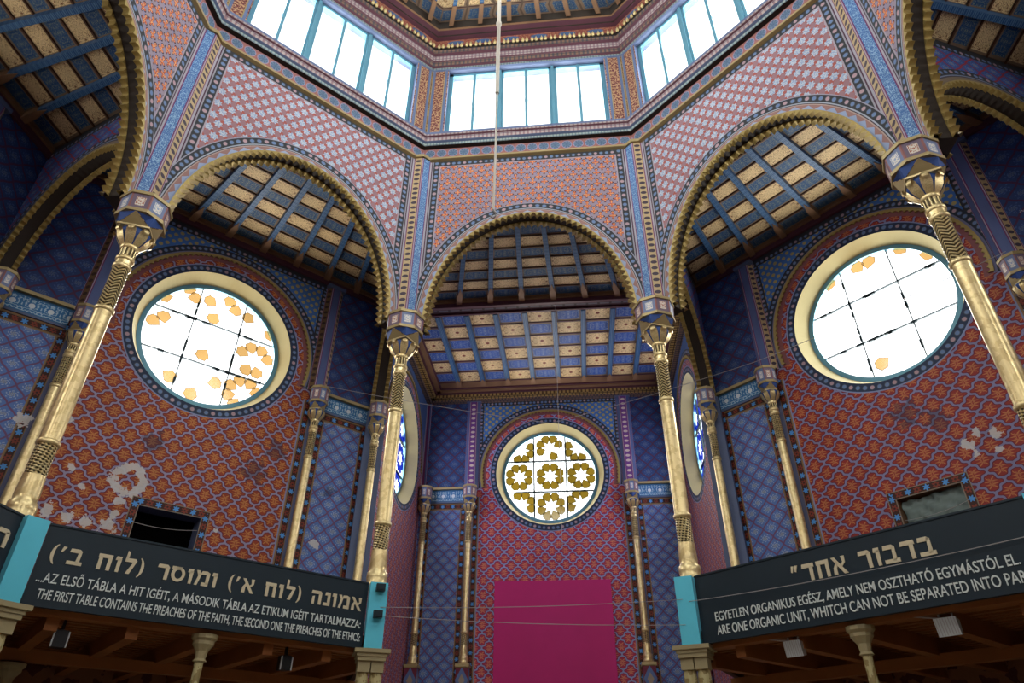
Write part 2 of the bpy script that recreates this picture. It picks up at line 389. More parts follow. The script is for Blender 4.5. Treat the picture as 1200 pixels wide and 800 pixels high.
# ------------------------------------------------------------------ mesh building
class MB:
    def __init__(s): s.v, s.f, s.uv, s.mi, s.mats = [], [], [], [], []
    def face(s, pts, mat, uvs=None):
        if mat not in s.mats: s.mats.append(mat)
        n = len(s.v); s.v += [tuple(p) for p in pts]; s.f.append(tuple(range(n, n+len(pts))))
        s.uv.append(uvs or [(0, 0), (1, 0), (1, 1), (0, 1)][:len(pts)] + [(0, 0)]*max(0, len(pts)-4)); s.mi.append(s.mats.index(mat))
    def grid(s, rows, mat, uvs, close=False):
        """rows of points, rows of uvs; shares vertices inside the grid"""
        if mat not in s.mats: s.mats.append(mat)
        n0 = len(s.v); w = len(rows[0])
        for r in rows: s.v += [tuple(p) for p in r]
        for i in range(len(rows)-1):
            for j in range(w-1):
                s.f.append((n0+i*w+j, n0+i*w+j+1, n0+(i+1)*w+j+1, n0+(i+1)*w+j))
                s.uv.append([uvs[i][j], uvs[i][j+1], uvs[i+1][j+1], uvs[i+1][j]]); s.mi.append(s.mats.index(mat))
    def box(s, P, a0, a1, t0, t1, z0, z1, mat):
        """P(apo, t, z) maps the box's corners"""
        q = [P(a, t, z) for a in (a0, a1) for t in (t0, t1) for z in (z0, z1)]
        for idx, (du, dv) in (((0, 2, 3, 1), (t1-t0, z1-z0)), ((4, 5, 7, 6), (z1-z0, t1-t0)), ((0, 1, 5, 4), (z1-z0, a1-a0)), ((2, 6, 7, 3), (a1-a0, z1-z0)), ((0, 4, 6, 2), (a1-a0, t1-t0)), ((1, 3, 7, 5), (t1-t0, a1-a0))):
            s.face([q[i] for i in idx], mat, [(0, 0), (du, 0), (du, dv), (0, dv)])
    def poly(s, fr, apo, loops, mat, off=(0, 0)):
        """polygon with holes on a vertical plane, UV = (t, z)"""
        if mat not in s.mats: s.mats.append(mat)
        tri = tessellate_polygon([[Vector((x, y, 0)) for x, y in L] for L in loops])
        flat = [q for L in loops for q in L]; n0 = len(s.v)
        s.v += [tuple(fr.p(apo, x, y)) for x, y in flat]
        for t in tri:
            s.f.append(tuple(n0+i for i in t)); s.uv.append([(flat[i][0]-off[0], flat[i][1]-off[1]) for i in t]); s.mi.append(s.mats.index(mat))
    def lathe(s, prof, c=(0, 0, 0), n=16, mat='brass_plain', mod=None, vs=1):
        c = Vector(c); rows, uvs = [], []
        for r, z in prof:
            row, ur = [], []
            for i in range(n+1):
                a = 2*pi*i/n; rr = r*(mod(a, z) if mod else 1)
                row.append(c+Vector((cos(a)*rr, sin(a)*rr, z))); ur.append((i/n, z*vs))
            rows.append(row); uvs.append(ur)
        s.grid(rows, mat, uvs)
    def tube(s, pts, r, mat, n=6):
        rows, uvs = [], []; L = 0
        for i, p in enumerate(pts):
            d = (pts[min(i+1, len(pts)-1)]-pts[max(i-1, 0)]).normalized()
            a = d.cross(Vector((0, 0, 1))); a = a.normalized() if a.length > 1e-4 else Vector((1, 0, 0)); b = d.cross(a)
            rows.append([p+a*(cos(2*pi*k/n)*r)+b*(sin(2*pi*k/n)*r) for k in range(n+1)])
            if i: L += (p-pts[i-1]).length
            uvs.append([(k/n, L) for k in range(n+1)])
        s.grid(rows, mat, uvs)
    def build(s, name, parent=None, smooth=False, base=None):
        off = Vector(base) if base is not None else (Vector(parent['base_off']) if parent is not None and 'base_off' in parent else Vector((0, 0, 0)))
        me = bpy.data.meshes.new(name); me.from_pydata([tuple(Vector(p)-off) for p in s.v], [], s.f)
        l = me.uv_layers.new(name='UVMap'); i = 0
        flat = [c for u in s.uv for q in u for c in q]; l.data.foreach_set('uv', flat)
        for q in s.mats: me.materials.append(M[q])
        me.polygons.foreach_set('material_index', s.mi)
        if smooth: me.polygons.foreach_set('use_smooth', [True]*len(s.f))
        me.update()
        o = bpy.data.objects.new(name, me); COL.objects.link(o)
        if parent is not None: o.parent = parent
        elif base is not None: o.location = off
        return o
KEYS = []
def tag(o, label, cat, group=None):
    o['label'] = label; o['category'] = cat; o['kind'] = 'thing'
    if group: o['group'] = group
    return o
def thing(name, label, cat, loc=(0, 0, 0), rz=0, group=None, base=None):
    o = bpy.data.objects.new(name, None); COL.objects.link(o); o.location = loc; o.rotation_euler.z = rz
    o.empty_display_size = .2
    if base is not None: o['base_off'] = list(base); KEYS.append(o)
    return tag(o, label, cat, group)
def struct(o): o['kind'] = 'structure'; return o
def dup(root, loc, rz, label):
    r = root.copy(); COL.objects.link(r); r.location = loc; r.rotation_euler.z = rz; r['label'] = label
    for ch in list(root.children):
        c = ch.copy(); COL.objects.link(c); c.parent = r
        for gch in list(ch.children):
            d = gch.copy(); COL.objects.link(d); d.parent = c
    return r
def circ(cx, cz, r, n=96, t0=0, t1=2*pi): return [(cx+r*cos(t0+(t1-t0)*i/n), cz+r*sin(t0+(t1-t0)*i/n)) for i in range(n)]
def ell(a, b, cx, cz, n=72): return [(cx-a*cos(pi*i/n), cz+b*sin(pi*i/n)) for i in range(n+1)]

# ------------------------------------------------------------------ floor
f = MB(); f.face([(-15, -15, 0), (15, -15, 0), (15, 21, 0), (-15, 21, 0)], 'stone_floor', [(0, 0), (30, 0), (30, 36), (0, 36)]); struct(f.build('floor'))

# ------------------------------------------------------------------ inner arcade: walls with arches, mouldings
A_, B_, Z0 = 2.82, 3.7, 11.85
SIDE = AP*T8
TH = .42
NAMES = {0: 'back', 1: 'left', -1: 'right', 2: 'far_left', -2: 'far_right', 3: 'rear_left', -3: 'rear_right', 4: 'rear'}
def scallops(mb, fr, a0, a1, A, B, cx, z0, zb, pitch=.19, dep=.115, mat='scallop_gilt'):
    """cusped gilt band following the arch: lobes cut into its lower edge"""
    N = 240; arc = []
    pts = [(cx-A*cos(pi*i/N), z0+B*sin(pi*i/N)) for i in range(N+1)]
    nst = int((z0-zb)/.04)
    pts = [(cx-A, zb+(z0-zb)*i/nst) for i in range(nst)] + pts + [(cx+A, z0-(z0-zb)*(i+1)/nst) for i in range(nst)]
    L = [0]
    for i in range(1, len(pts)): L.append(L[-1]+math.dist(pts[i], pts[i-1]))
    tot = L[-1]; n = int(tot/pitch); sub = 7; P = tot/n
    def at(s):
        import bisect
        i = max(1, min(len(L)-1, bisect.bisect_left(L, s))); f = (s-L[i-1])/(L[i]-L[i-1]+1e-9)
        x = pts[i-1][0]+(pts[i][0]-pts[i-1][0])*f; z = pts[i-1][1]+(pts[i][1]-pts[i-1][1])*f
        dx, dz = pts[i][0]-pts[i-1][0], pts[i][1]-pts[i-1][1]; q = math.hypot(dx, dz)
        return x, z, dz/q, -dx/q       # inward normal
    rows = [[], [], [], []]; uvs = [[], [], [], []]
    for i in range(n*sub+1):
        s = P*i/sub; ph = (i % sub)/sub
        h = .015+dep*(1-sin(pi*ph))
        x, z, nx, nz = at(min(s, tot))
        for k, (ap, hh) in enumerate(((a0, -.012), (a0, h), (a1, h), (a1, -.012))):
            rows[k].append(fr.p(ap, x+nx*hh, z+nz*hh)); uvs[k].append((s, k*.1))
    mb.grid(rows, mat, uvs)
for k in range(-3, 5):
    fr = FACE[k]; mb = MB(); mt = 'arcade_floret_paint' if k % 2 == 0 else 'arcade_palmette_paint'
    arch = ell(A_, B_, 0, Z0)
    outer = [(-SIDE, ZI), (-A_, ZI)] + arch + [(A_, ZI), (SIDE, ZI), (SIDE, ZK), (-SIDE, ZK)]
    mb.poly(fr, AP, [outer], mt)
    s2 = (AP+TH)*T8
    mb.poly(fr, AP+TH, [[(-s2, ZI), (-A_, ZI)] + arch + [(A_, ZI), (s2, ZI), (s2, ZC), (-s2, ZC)]], 'deep_blue')
    pr = [(-A_, ZI)] + arch + [(A_, ZI)]
    mb.grid([[fr.p(AP, x, z) for x, z in pr], [fr.p(AP+TH, x, z) for x, z in pr]], 'soffit_dark', [[(i*.1, 0) for i in range(len(pr))], [(i*.1, .5) for i in range(len(pr))]])
    for sg in (-1, 1): mb.face([fr.p(AP, sg*A_, ZI), fr.p(AP+TH, sg*A_, ZI), fr.p(AP+TH, sg*s2, ZI), fr.p(AP, sg*SIDE, ZI)], 'soffit_dark')
    wall = struct(mb.build('wall_arcade_'+NAMES[k]))
    sm = MB(); scallops(sm, fr, AP-.06, AP+.08, A_, B_, 0, Z0, ZI); scallops(sm, fr, AP+TH-.1, AP+TH+.04, A_, B_, 0, Z0, ZI)
    sm.build('scalloped_edge', wall)
# piers at the vertices: a rhombus whose strips face along the neighbouring walls
S_ = .285
for j in range(-3, 5):
    V = VERT(j, AP); dL = FACE[j if j in FACE else j].d; dC = FACE[j-1 if j-1 in FACE else j-1+8].d
    q0, q1, q2 = V-dL*S_, V-dL*S_+dC*S_, V+dC*S_
    mb = MB(); gold_left = (j % 2 == 1)
    mats = ('gilt_chain_strip', 'blue_scroll_strip') if gold_left else ('blue_scroll_strip', 'gilt_chain_strip')
    for (a, b), mt in zip(((q0, q1), (q1, q2)), mats):
        mb.face([a+Vector((0, 0, ZI)), b+Vector((0, 0, ZI)), b+Vector((0, 0, ZK)), a+Vector((0, 0, ZK))], mt, [(0, ZI), (1, ZI), (1, ZK), (0, ZK)])
    # gilt moulding following the pier head
    for (a, b) in ((q0, q1), (q1, q2)):
        n = (b-a).cross(Vector((0, 0, 1))).normalized(); n = n if n.dot(V) < 0 else -n
        P = lambda ap, t, z, a=a, b=b, n=n: a+(b-a)*t+n*ap+Vector((0, 0, z))
        mb.box(P, 0, .06, -.1, 1.1, 18.04, ZK+.02, 'gilt_moulding')
    struct(mb.build('wall_pier'))
# octagonal mouldings and drum
def octring(mb, prof, mats, skip=()):
    for k in range(-3, 5):
        fr = FACE[k]
        for (p0, p1), mt in zip(zip(prof, prof[1:]), mats):
            a0, z0 = p0; a1, z1 = p1; e0, e1 = a0*T8, a1*T8
            hz = abs(z1-z0) >= abs(a1-a0)
            v0, v1 = (z0, z1) if hz else (z0, z0+abs(a1-a0))
            mb.face([fr.p(a0, -e0, z0), fr.p(a0, e0, z0), fr.p(a1, e1, z1), fr.p(a1, -e1, z1)], mt, [(-e0, v0), (e0, v0), (e1, v1), (-e1, v1)])
mb = MB(); octring(mb, [(8.0, 18.03), (7.9, 18.06), (7.9, 18.13), (7.95, 18.15), (7.94, 18.56), (7.8, 18.58), (7.8, 18.7), (7.74, 18.74), (7.72, 18.88), (7.68, 18.92), (7.66, 18.96), (7.66, 19.05), (7.95, 19.2)],
    ['gilt_moulding', 'gilt_moulding', 'soffit_dark', 'oval_frieze_paint', 'soffit_dark', 'teal_dentil_paint', 'grey_blue_paint', 'rose_dentil_paint', 'maroon_moulding', 'rose_dentil_paint', 'grey_blue_paint', 'grey_blue_paint'])
struct(mb.build('trim_1'))
ZW0, ZW1 = 19.25, 22.62; AD = 7.95
WP = [(-2.56, -1.04), (-.78, .78), (1.04, 2.56)]
mb = MB()
for k in range(-3, 5):
    fr = FACE[k]; e = AD*T8
    mb.poly(fr, AD, [[(-e, 19.1), (e, 19.1), (e, 22.8), (-e, 22.8)], [(-2.7, ZW0), (2.7, ZW0), (2.7, ZW1), (-2.7, ZW1)]], 'drum_red_paint')
    P = fr.p
    for sg in (-1, 1):   # pale frame lines of the corner panels
        for t in (2.78, 3.2): mb.box(P, AD-.03, AD, *sorted((sg*(t-.04), sg*(t+.04))), 19.1, 22.7, 'grey_blue_paint'); mb.box(P, AD-.02, AD, *sorted((sg*(t+.04), sg*(t+.07))), 19.1, 22.7, 'gilt_moulding')
    for a, b in (((-2.7, ZW0), (-2.7, ZW1)), ((-2.7, ZW1), (2.7, ZW1)), ((2.7, ZW1), (2.7, ZW0)), ((2.7, ZW0), (-2.7, ZW0))):
        mb.face([fr.p(AD, *a), fr.p(AD, *b), fr.p(AD+.45, *b), fr.p(AD+.45, *a)], 'grey_blue_paint')
    e2 = 8.4*T8
    mb.poly(fr, AD+.45, [[(-e2-.2, 18), (e2+.2, 18), (e2+.2, 24.5), (-e2-.2, 24.5)], [(-2.7, ZW0), (2.7, ZW0), (2.7, ZW1), (-2.7, ZW1)]], 'plain_wall')
struct(mb.build('wall_drum'))
mb = MB(); octring(mb, [(7.95, 22.62), (7.9, 22.66), (7.9, 22.75), (7.84, 22.8), (7.84, 23.0), (7.8, 23.05), (7.8, 23.3), (7.72, 23.36), (7.72, 23.56), (7.66, 23.6), (7.76, 23.8), (7.74, 24.12), (7.6, 24.16), (7.6, 24.24), (7.45, 24.3), (7.45, 24.42), (7.3, 24.66)],
    ['grey_blue_paint', 'teal_dentil_paint', 'maroon_moulding', 'dark_dentil_paint', 'maroon_moulding', 'rose_dentil_paint', 'maroon_moulding', 'dark_dentil_paint', 'soffit_dark', 'maroon_moulding', 'upper_frieze_paint', 'maroon_moulding', 'soffit_dark', 'maroon_moulding', 'brown_wood', 'soffit_dark'])
tr = struct(mb.build('trim_2'))
mb = MB()
for k in range(-3, 5):       # gilt tongues in pairs
    fr = FACE[k]; n = 19; W = 7.62*T8*2
    for i in range(n):
        for dx in (-.07, .07):
            t = -W/2+W*(i+.5)/n+dx
            pr = [(0, .24), (.045, .1), (.06, .04), (.045, -.02), (.0, -.04)]
            c = fr.p(7.64, t, 23.58); rows, uv = [], []
            for r, z in pr: rows.append([c+Vector((cos(a*pi/3)*r, sin(a*pi/3)*r, z)) for a in range(7)]); uv.append([(a/6, z) for a in range(7)])
            mb.grid(rows, 'brass_teeth', uv)
mb.build('gilt_tongues', tr, smooth=True)['kind'] = 'stuff'
# upper ceiling
mb = MB(); p8 = [VERT(j, 7.35, 24.5) for j in range(8)]
for k in range(-3, 5):
    fr = FACE[k]
    for i in range(14):
        a0, a1 = 7.35*(14-i)/14, 7.35*(13-i)/14
        mb.face([fr.p(a0, -a0*T8, 24.62), fr.p(a0, a0*T8, 24.62), fr.p(a1, a1*T8, 24.62), fr.p(a1, -a1*T8, 24.62)], 'coffer_rows', [(-2.9, i), (2.9, i), (2.9, i+1), (-2.9, i+1)])
ceil = struct(mb.build('ceiling_dome'))
for k in range(-3, 5):
    fr = FACE[k]
    for i in range(-2, 4):
        t = (i-.5)*1.05; u = t/7.35
        if abs(t) > 3: continue
        mb = MB(); a0 = 7.35; a1 = 2.0
        P = lambda ap, tt, z, u=u: fr.p(ap, ap*u+tt, z)
        mb.box(P, a1, a0-.5, -.07, .07, 24.42, 24.62, 'blue_rib_paint'); mb.box(P, a0-.7, a0, -.08, .08, 24.38, 24.62, 'brown_wood'); mb.build('rib', ceil)

# ------------------------------------------------------------------ clerestory windows
wn = 0
for k in range(-3, 5):
    fr = FACE[k]; P = fr.p; wn += 1; a0, a1 = AD+.16, AD+.26
    fm = MB()
    for t0, t1 in ((-2.7, WP[0][0]), (WP[0][1], WP[1][0]), (WP[1][1], WP[2][0]), (WP[2][1], 2.7)):
        fm.box(P, a0, a1, t0, t1, ZW0, ZW1, 'teal_metal')
        if t1-t0 > .2: fm.box(P, a0-.05, a0, t0+.08, t1-.08, ZW0, ZW1, 'teal_metal')
    fm.box(P, a0, a1, -2.7, 2.7, ZW0, ZW0+.06, 'teal_metal'); fm.box(P, a0, a1, -2.7, 2.7, ZW1-.1, ZW1, 'teal_metal')
    win = struct(fm.build('window_%d' % wn))
    for t0, t1 in WP:
        c = (t0+t1)/2
        g = MB(); g.box(P, a0-.02, a1-.03, c-.045, c+.045, ZW0, ZW1, 'teal_metal'); g.box(P, a0, a1-.04, c-.06, c+.06, 20.9, 20.96, 'teal_metal'); g.build('muntin', win)
        g = MB(); g.box(P, AD+.2, AD+.21, t0, t1, ZW0+.06, ZW1-.1, 'clear_glass'); g.build('pane', win)
    ld = bpy.data.lights.new('daylight', 'AREA'); ld.shape = 'RECTANGLE'; ld.size = 5.4; ld.size_y = 3.4; ld.energy = pi*5.4*3.4*L_CLER; ld.color = (1, .985, .955)
    lo = bpy.data.objects.new('daylight', ld); COL.objects.link(lo); lo.location = fr.p(AD+.75, 0, (ZW0+ZW1)/2)
    lo.rotation_euler = (-fr.n).to_track_quat('-Z', 'Y').to_euler()

# ------------------------------------------------------------------ outer bays
def rose_hole(mb, fr, apo, outer, cx, mat, off=(0, 0), extra=()):
    mb.poly(fr, apo, [outer, circ(cx, ZR, RR)] + list(extra), mat, off)
    n = 96; c1 = circ(cx, ZR, RR, n)+[(cx+RR, ZR)]; c2 = circ(cx, ZR, RG+.03, n)+[(cx+RG+.03, ZR)]
    mb.grid([[fr.p(apo, x, z) for x, z in c1], [fr.p(apo+.52, x, z) for x, z in c2]], 'cream_plaster', [[(i*.14, 0) for i in range(n+1)], [(i*.14, .5) for i in range(n+1)]])
    mb.poly(fr, apo+.53, [[(outer[0][0], outer[0][1]), (outer[1][0], outer[1][1]), (outer[2][0], outer[2][1]), (outer[3][0], outer[3][1])], circ(cx, ZR, RG+.03)], 'plain_wall')
def petal(cx, cz, ang, R=.40, r=.17):
    """one heptagonal pane of an eight-petalled rosette"""
    px, pz = cx+R*cos(ang), cz+R*sin(ang)
    return [(px+r*cos(ang+q)*f, pz+r*sin(ang+q)*f) for q, f in ((0, .95), (.9, 1), (1.75, .95), (2.6, .8), (pi, 1.05), (-2.6, .8), (-1.75, .95), (-.9, 1))]
def rose_window(fr, apo, cx, L, mode):
    global wn; wn += 1
    a = apo+.5; P = fr.p
    fm = MB()
    for r0, r1, d0, d1 in ((RG-.07, RG+.06, 0, .08),):
        n = 96
        ring = lambda r, ap: [fr.p(ap, x, z) for x, z in circ(cx, ZR, r, n)+[(cx+r, ZR)]]
        fm.grid([ring(r1, a-.05), ring(r0, a-.05), ring(r0, a+.05), ring(r1, a+.05)], 'teal_metal', [[(i/n, q) for i in range(n+1)] for q in range(4)])
    win = struct(fm.build('window_%d' % wn))
    bw = .028 if mode in ('back', 'blue') else .013
    for i in (-1, 1):
        o = i*RG*.345; hl = sqrt(RG*RG-o*o)
        g = MB(); g.box(P, a-.03, a+.03, cx+o-bw, cx+o+bw, ZR-hl, ZR+hl, 'lead'); g.build('glazing_bar', win)
        g = MB(); g.box(P, a-.03, a+.03, cx-hl, cx+hl, ZR+o-bw, ZR+o+bw, 'lead'); g.build('glazing_bar', win)
    g = MB(); g.poly(fr, a+.012, [circ(cx, ZR, RG)], 'clear_glass', (cx, 0)); g.build('pane', win)
    cols = MB(); leads = MB(); rnd = random.Random(wn)
    gl = {'back': 'amber_glass', 'left': 'orange_glass', 'right': 'orange_glass', 'blue': 'blue_glass'}[mode]
    for gx in (-1, 0, 1):
        for gz in (-1, 0, 1):
            sh = .93 if gx*gz else 1.0
            x0, z0 = cx+gx*RG*.66*sh, ZR+gz*RG*.66*sh
            for q in range(8):
                ang = pi/8+q*pi/4; pt = petal(x0, z0, ang, .42, .212)
                far = max(math.hypot(x-cx, z-ZR) for x, z in pt)
                if far > RG-.03: 
                    if mode == 'back': continue
                    ins = [(cx+(x-cx)*min(1, (RG-.05)/math.hypot(x-cx, z-ZR)), ZR+(z-ZR)*min(1, (RG-.05)/math.hypot(x-cx, z-ZR))) for x, z in pt]; pt = ins
                keep = True
                if mode == 'left': keep = rnd.random() < (.75 if (gx == 1 and far > RG*.7 and gz <= 0) else .6 if (far > RG*.9 and gz >= 0) else .13)
                if mode == 'right': keep = rnd.random() < (.5 if (gz == 1 and far > RG*.93) else .03)
                if mode == 'back' and gx == 0 and gz == 1: keep = rnd.random() < .5
                if keep: cols.poly(fr, a, [pt], gl, (cx, 0))
                if mode in ('back', 'blue') or keep:
                    m2 = [(x, z) for x, z in pt]; cxx = sum(p[0] for p in m2)/len(m2); czz = sum(p[1] for p in m2)/len(m2)
                    inn = [(cxx+(x-cxx)*.93, czz+(z-czz)*.93) for x, z in m2]
                    leads.poly(fr, a-.004, [m2, inn], 'lead')
            if mode == 'back':
                for ox, oz in ((.435, .435), (-.435, .435), (.435, -.435), (-.435, -.435)):
                    if math.hypot(x0+ox-cx, z0+oz-ZR) < RG-.26 and (gx*ox <= 0 or gz*oz <= 0):
                        o8 = circ(x0+ox*1.04, z0+oz*1.04, .2, 8, pi/8, 2*pi+pi/8); leads.poly(fr, a-.004, [o8, [(x0+ox*1.04+(x-x0-ox*1.04)*.95, z0+oz*1.04+(z-z0-oz*1.04)*.95) for x, z in o8]], 'lead')
                st = []
                for q in range(16): ang = q*pi/8; r = .2 if q % 2 else .27; st.append((x0+r*cos(ang), z0+r*sin(ang)))
                for (sx, sz), (ex, ez) in zip(st, st[1:]+st[:1]):
                    nx, nz = ez-sz, sx-ex; L_ = math.hypot(nx, nz); nx *= .006/L_; nz *= .006/L_
                    leads.poly(fr, a-.004, [[(sx+nx, sz+nz), (ex+nx, ez+nz), (ex-nx, ez-nz), (sx-nx, sz-nz)]], 'lead')
    if mode in ('left', 'right'):   # broken leads left along the bars
        for i in (-1, 1):
            o = i*RG*.345
            for q in range(7):
                s = rnd.uniform(-1.6, 1.5); l = rnd.uniform(.1, .28)
                leads.box(P, a-.04, a+.02, cx+s, cx+s+l, ZR+o-.045, ZR+o+.02, 'lead')
                s = rnd.uniform(-1.6, 1.5); leads.box(P, a-.04, a+.02, cx+o-.035, cx+o+.025, ZR+s, ZR+s+l, 'lead')
    cols.build('stained_glass', win); leads.build('lead_lines', win)
    ld = bpy.data.lights.new('daylight', 'AREA'); ld.shape = 'DISK'; ld.size = 4.3; ld.energy = pi*pi*2.15**2*L*(.75 if mode == 'blue' else 1); ld.color = (1, .985, .955)
    lo = bpy.data.objects.new('daylight', ld); COL.objects.link(lo); lo.location = fr.p(apo+.95, cx, ZR); lo.rotation_euler = (-fr.n).to_track_quat('-Z', 'Y').to_euler()
def ring_scallops(mb, fr, apo, r, n=64, dep=.06, d0=-.05, zmin=11.95, cx=0):
    a0 = math.asin(max(-1, (zmin-ZR)/r)); sub = 6; rows = [[], [], [], []]; uv = [[], [], [], []]
    for i in range(n*sub+1):
        a = a0+(pi-2*a0)*i/(n*sub); ph = (i % sub)/sub; h = dep*(1-sin(pi*ph))
        for q, (ap, rr) in enumerate(((apo, r+.05), (apo+d0, r+.05), (apo+d0, r-.02-h), (apo, r-.02-h))):
            rows[q].append(fr.p(ap, cx+rr*cos(a), ZR+rr*sin(a))); uv[q].append((a, q))
    mb.grid(rows, 'scallop_gilt', uv)
PW = 3.26
def pilaster(mb, fr, apo, t, z0, z1, mats, w=.3, dp=.16):
    pts = [(apo, t-w), (apo-dp, t-w*.5), (apo-dp, t+w*.5), (apo, t+w)]
    for (p0, p1), mt in zip(zip(pts, pts[1:]), mats):
        mb.face([fr.p(p0[0], p0[1], z0), fr.p(p1[0], p1[1], z0), fr.p(p1[0], p1[1], z1), fr.p(p0[0], p0[1], z1)], mt, [(0, z0), (1, z0), (1, z1), (0, z1)])
    mb.box(fr.p, apo-dp-.03, apo, t-w-.02, t+w+.02, z1-.12, z1, 'grey_blue_paint')
def bay(fr, apo, name, paint, hole=None, pil=('brown_chain_strip', 'plain_blue_strip', 'gilt_chain_strip'), hw=HW, zlo=0):
    mb = MB()
    rose_hole(mb, fr, apo, [(-hw, zlo), (hw, zlo), (hw, ZC+.2), (-hw, ZC+.2)], 0, paint, extra=[[(hole[0], hole[2]), (hole[1], hole[2]), (hole[1], hole[3]), (hole[0], hole[3])]] if hole else [])
    wall = struct(mb.build('wall_'+name))
    sm = MB(); ring_scallops(sm, fr, apo, 2.84); sm.build('scalloped_ring', wall)
    for sg in (-1, 1):
        pm = MB(); pilaster(pm, fr, apo, sg*PW, 11.9, 16.0, pil if sg < 0 else pil[::-1] if pil[0] == pil[2] else pil); pm.build('pilaster', wall)
        lo, hi = sorted((sg*(PW+.3), sg*(hw-.28)))
        bm_ = MB(); bm_.face([fr.p(apo-.04, lo, 11.36), fr.p(apo-.04, hi, 11.36), fr.p(apo-.04, hi, 11.86), fr.p(apo-.04, lo, 11.86)], 'white_scroll_band_paint', [(lo, 11.36), (hi, 11.36), (hi, 11.86), (lo, 11.86)])
        bm_.box(fr.p, apo-.14, apo, lo, hi, 11.86, 11.95, 'gilt_moulding'); bm_.box(fr.p, apo-.04, apo, lo, hi, 11.3, 11.36, 'grey_blue_paint'); bm_.build('scroll_band', wall)
    return wall
HOLE_L = (-.64, .86, 6.05, 7.34); HOLE_R = (-.93, .49, 6.2, 7.33)
wall_l = bay(FACE[1], BO, 'left', 'left_wall_paint', HOLE_L)
wall_r = bay(FACE[-1], BO, 'right', 'right_wall_paint', HOLE_R, pil=('plain_blue_strip', 'plain_blue_strip', 'gilt_chain_strip'))
wall_b = bay(FACE[0], CB, 'back', 'back_wall_cast_paint', pil=('plain_blue_strip', 'violet_chain_strip', 'plain_blue_strip'))
wall_fl = bay(FACE[2], BO, 'far_left', 'left_wall_paint'); wall_fr = bay(FACE[-2], BO, 'far_right', 'right_wall_paint')
for k in (3, -3, 4):
    mb = MB(); rose_hole(mb, FACE[k], BO, [(-HW, 0), (HW, 0), (HW, ZC+.2), (-HW, ZC+.2)], 0, 'left_wall_paint'); struct(mb.build('wall_'+NAMES[k]))
for fr, cx, nm in ((Fr(180), 16.85, 'recess_left'), (Fr(0), -16.85, 'recess_right')):
    mb = MB(); s = 1 if nm == 'recess_left' else -1
    lo, hi = sorted((s*13.06, s*(CB+.1)))
    rose_hole(mb, fr, HW, [(lo, 0), (hi, 0), (hi, ZC+.2), (lo, ZC+.2)], cx, 'recess_side_paint', (cx, 0))
    wl = struct(mb.build('wall_'+nm)); sm = MB(); ring_scallops(sm, fr, HW, 2.84, zmin=ZR, cx=cx); sm.build('scalloped_ring', wl)
# frames round the two small openings
for fr, H, wall, nm in ((FACE[1], HOLE_L, wall_l, 'left'), (FACE[-1], HOLE_R, wall_r, 'right')):
    g = G('star_frame_paint_'+nm, .6); u, v = g.u, g.v
    M['star_frame_'+nm] = g.done(g.mix(g.abs(v) < .085, '#8a7a6c', stars(g, u, v, .42)), .2)
    mb = MB(); t0, t1, z0, z1 = H; W = .2
    for (a, b, c, d, ln) in (((t0-W, z0), (t0, z0), (t0, z1), (t0-W, z1+W), 0), ((t1+W, z0), (t1, z0), (t1, z1), (t1+W, z1+W), 0), ((t0-W, z1+W), (t0, z1), (t1, z1), (t1+W, z1+W), 1)):
        q = [a, b, c, d]; mp = (lambda p: (p[0], p[1]-z1-W/2)) if ln else (lambda p: (p[1], (p[0]-(t0-W/2)) if p[0] < 0 else (p[0]-(t1+W/2))))
        mb.face([fr.p(BO-.02, *p) for p in q], 'star_frame_'+nm, [mp(p) for p in q])
    for a, b in (((t0, z0), (t0, z1)), ((t0, z1), (t1, z1)), ((t1, z1), (t1, z0)), ((t1, z0), (t0, z0))):
        mb.face([fr.p(BO-.02, *a), fr.p(BO-.02, *b), fr.p(BO+.5, *b), fr.p(BO+.5, *a)], 'grey_blue_paint' if nm == 'left' else 'brown_wood')
    mb.face([fr.p(BO+.5, t0, z0), fr.p(BO+.5, t1, z0), fr.p(BO+.5, t1, z1), fr.p(BO+.5, t0, z1)], 'black_void')
    mb.build('opening_frame', wall)
for k, mode, L in ((1, 'left', L_ROSE), (-1, 'right', L_ROSE*1.15), (2, 'left', L_ROSE*.4), (-2, 'right', L_ROSE*.4), (3, 'left', L_ROSE), (-3, 'right', L_ROSE), (4, 'left', L_ROSE)): rose_window(FACE[k], BO, 0, L, mode)
rose_window(FACE[0], CB, 0, L_BACK, 'back'); rose_window(Fr(180), HW, 16.85, L_BACK, 'blue'); rose_window(Fr(0), HW, -16.85, L_BACK, 'blue')

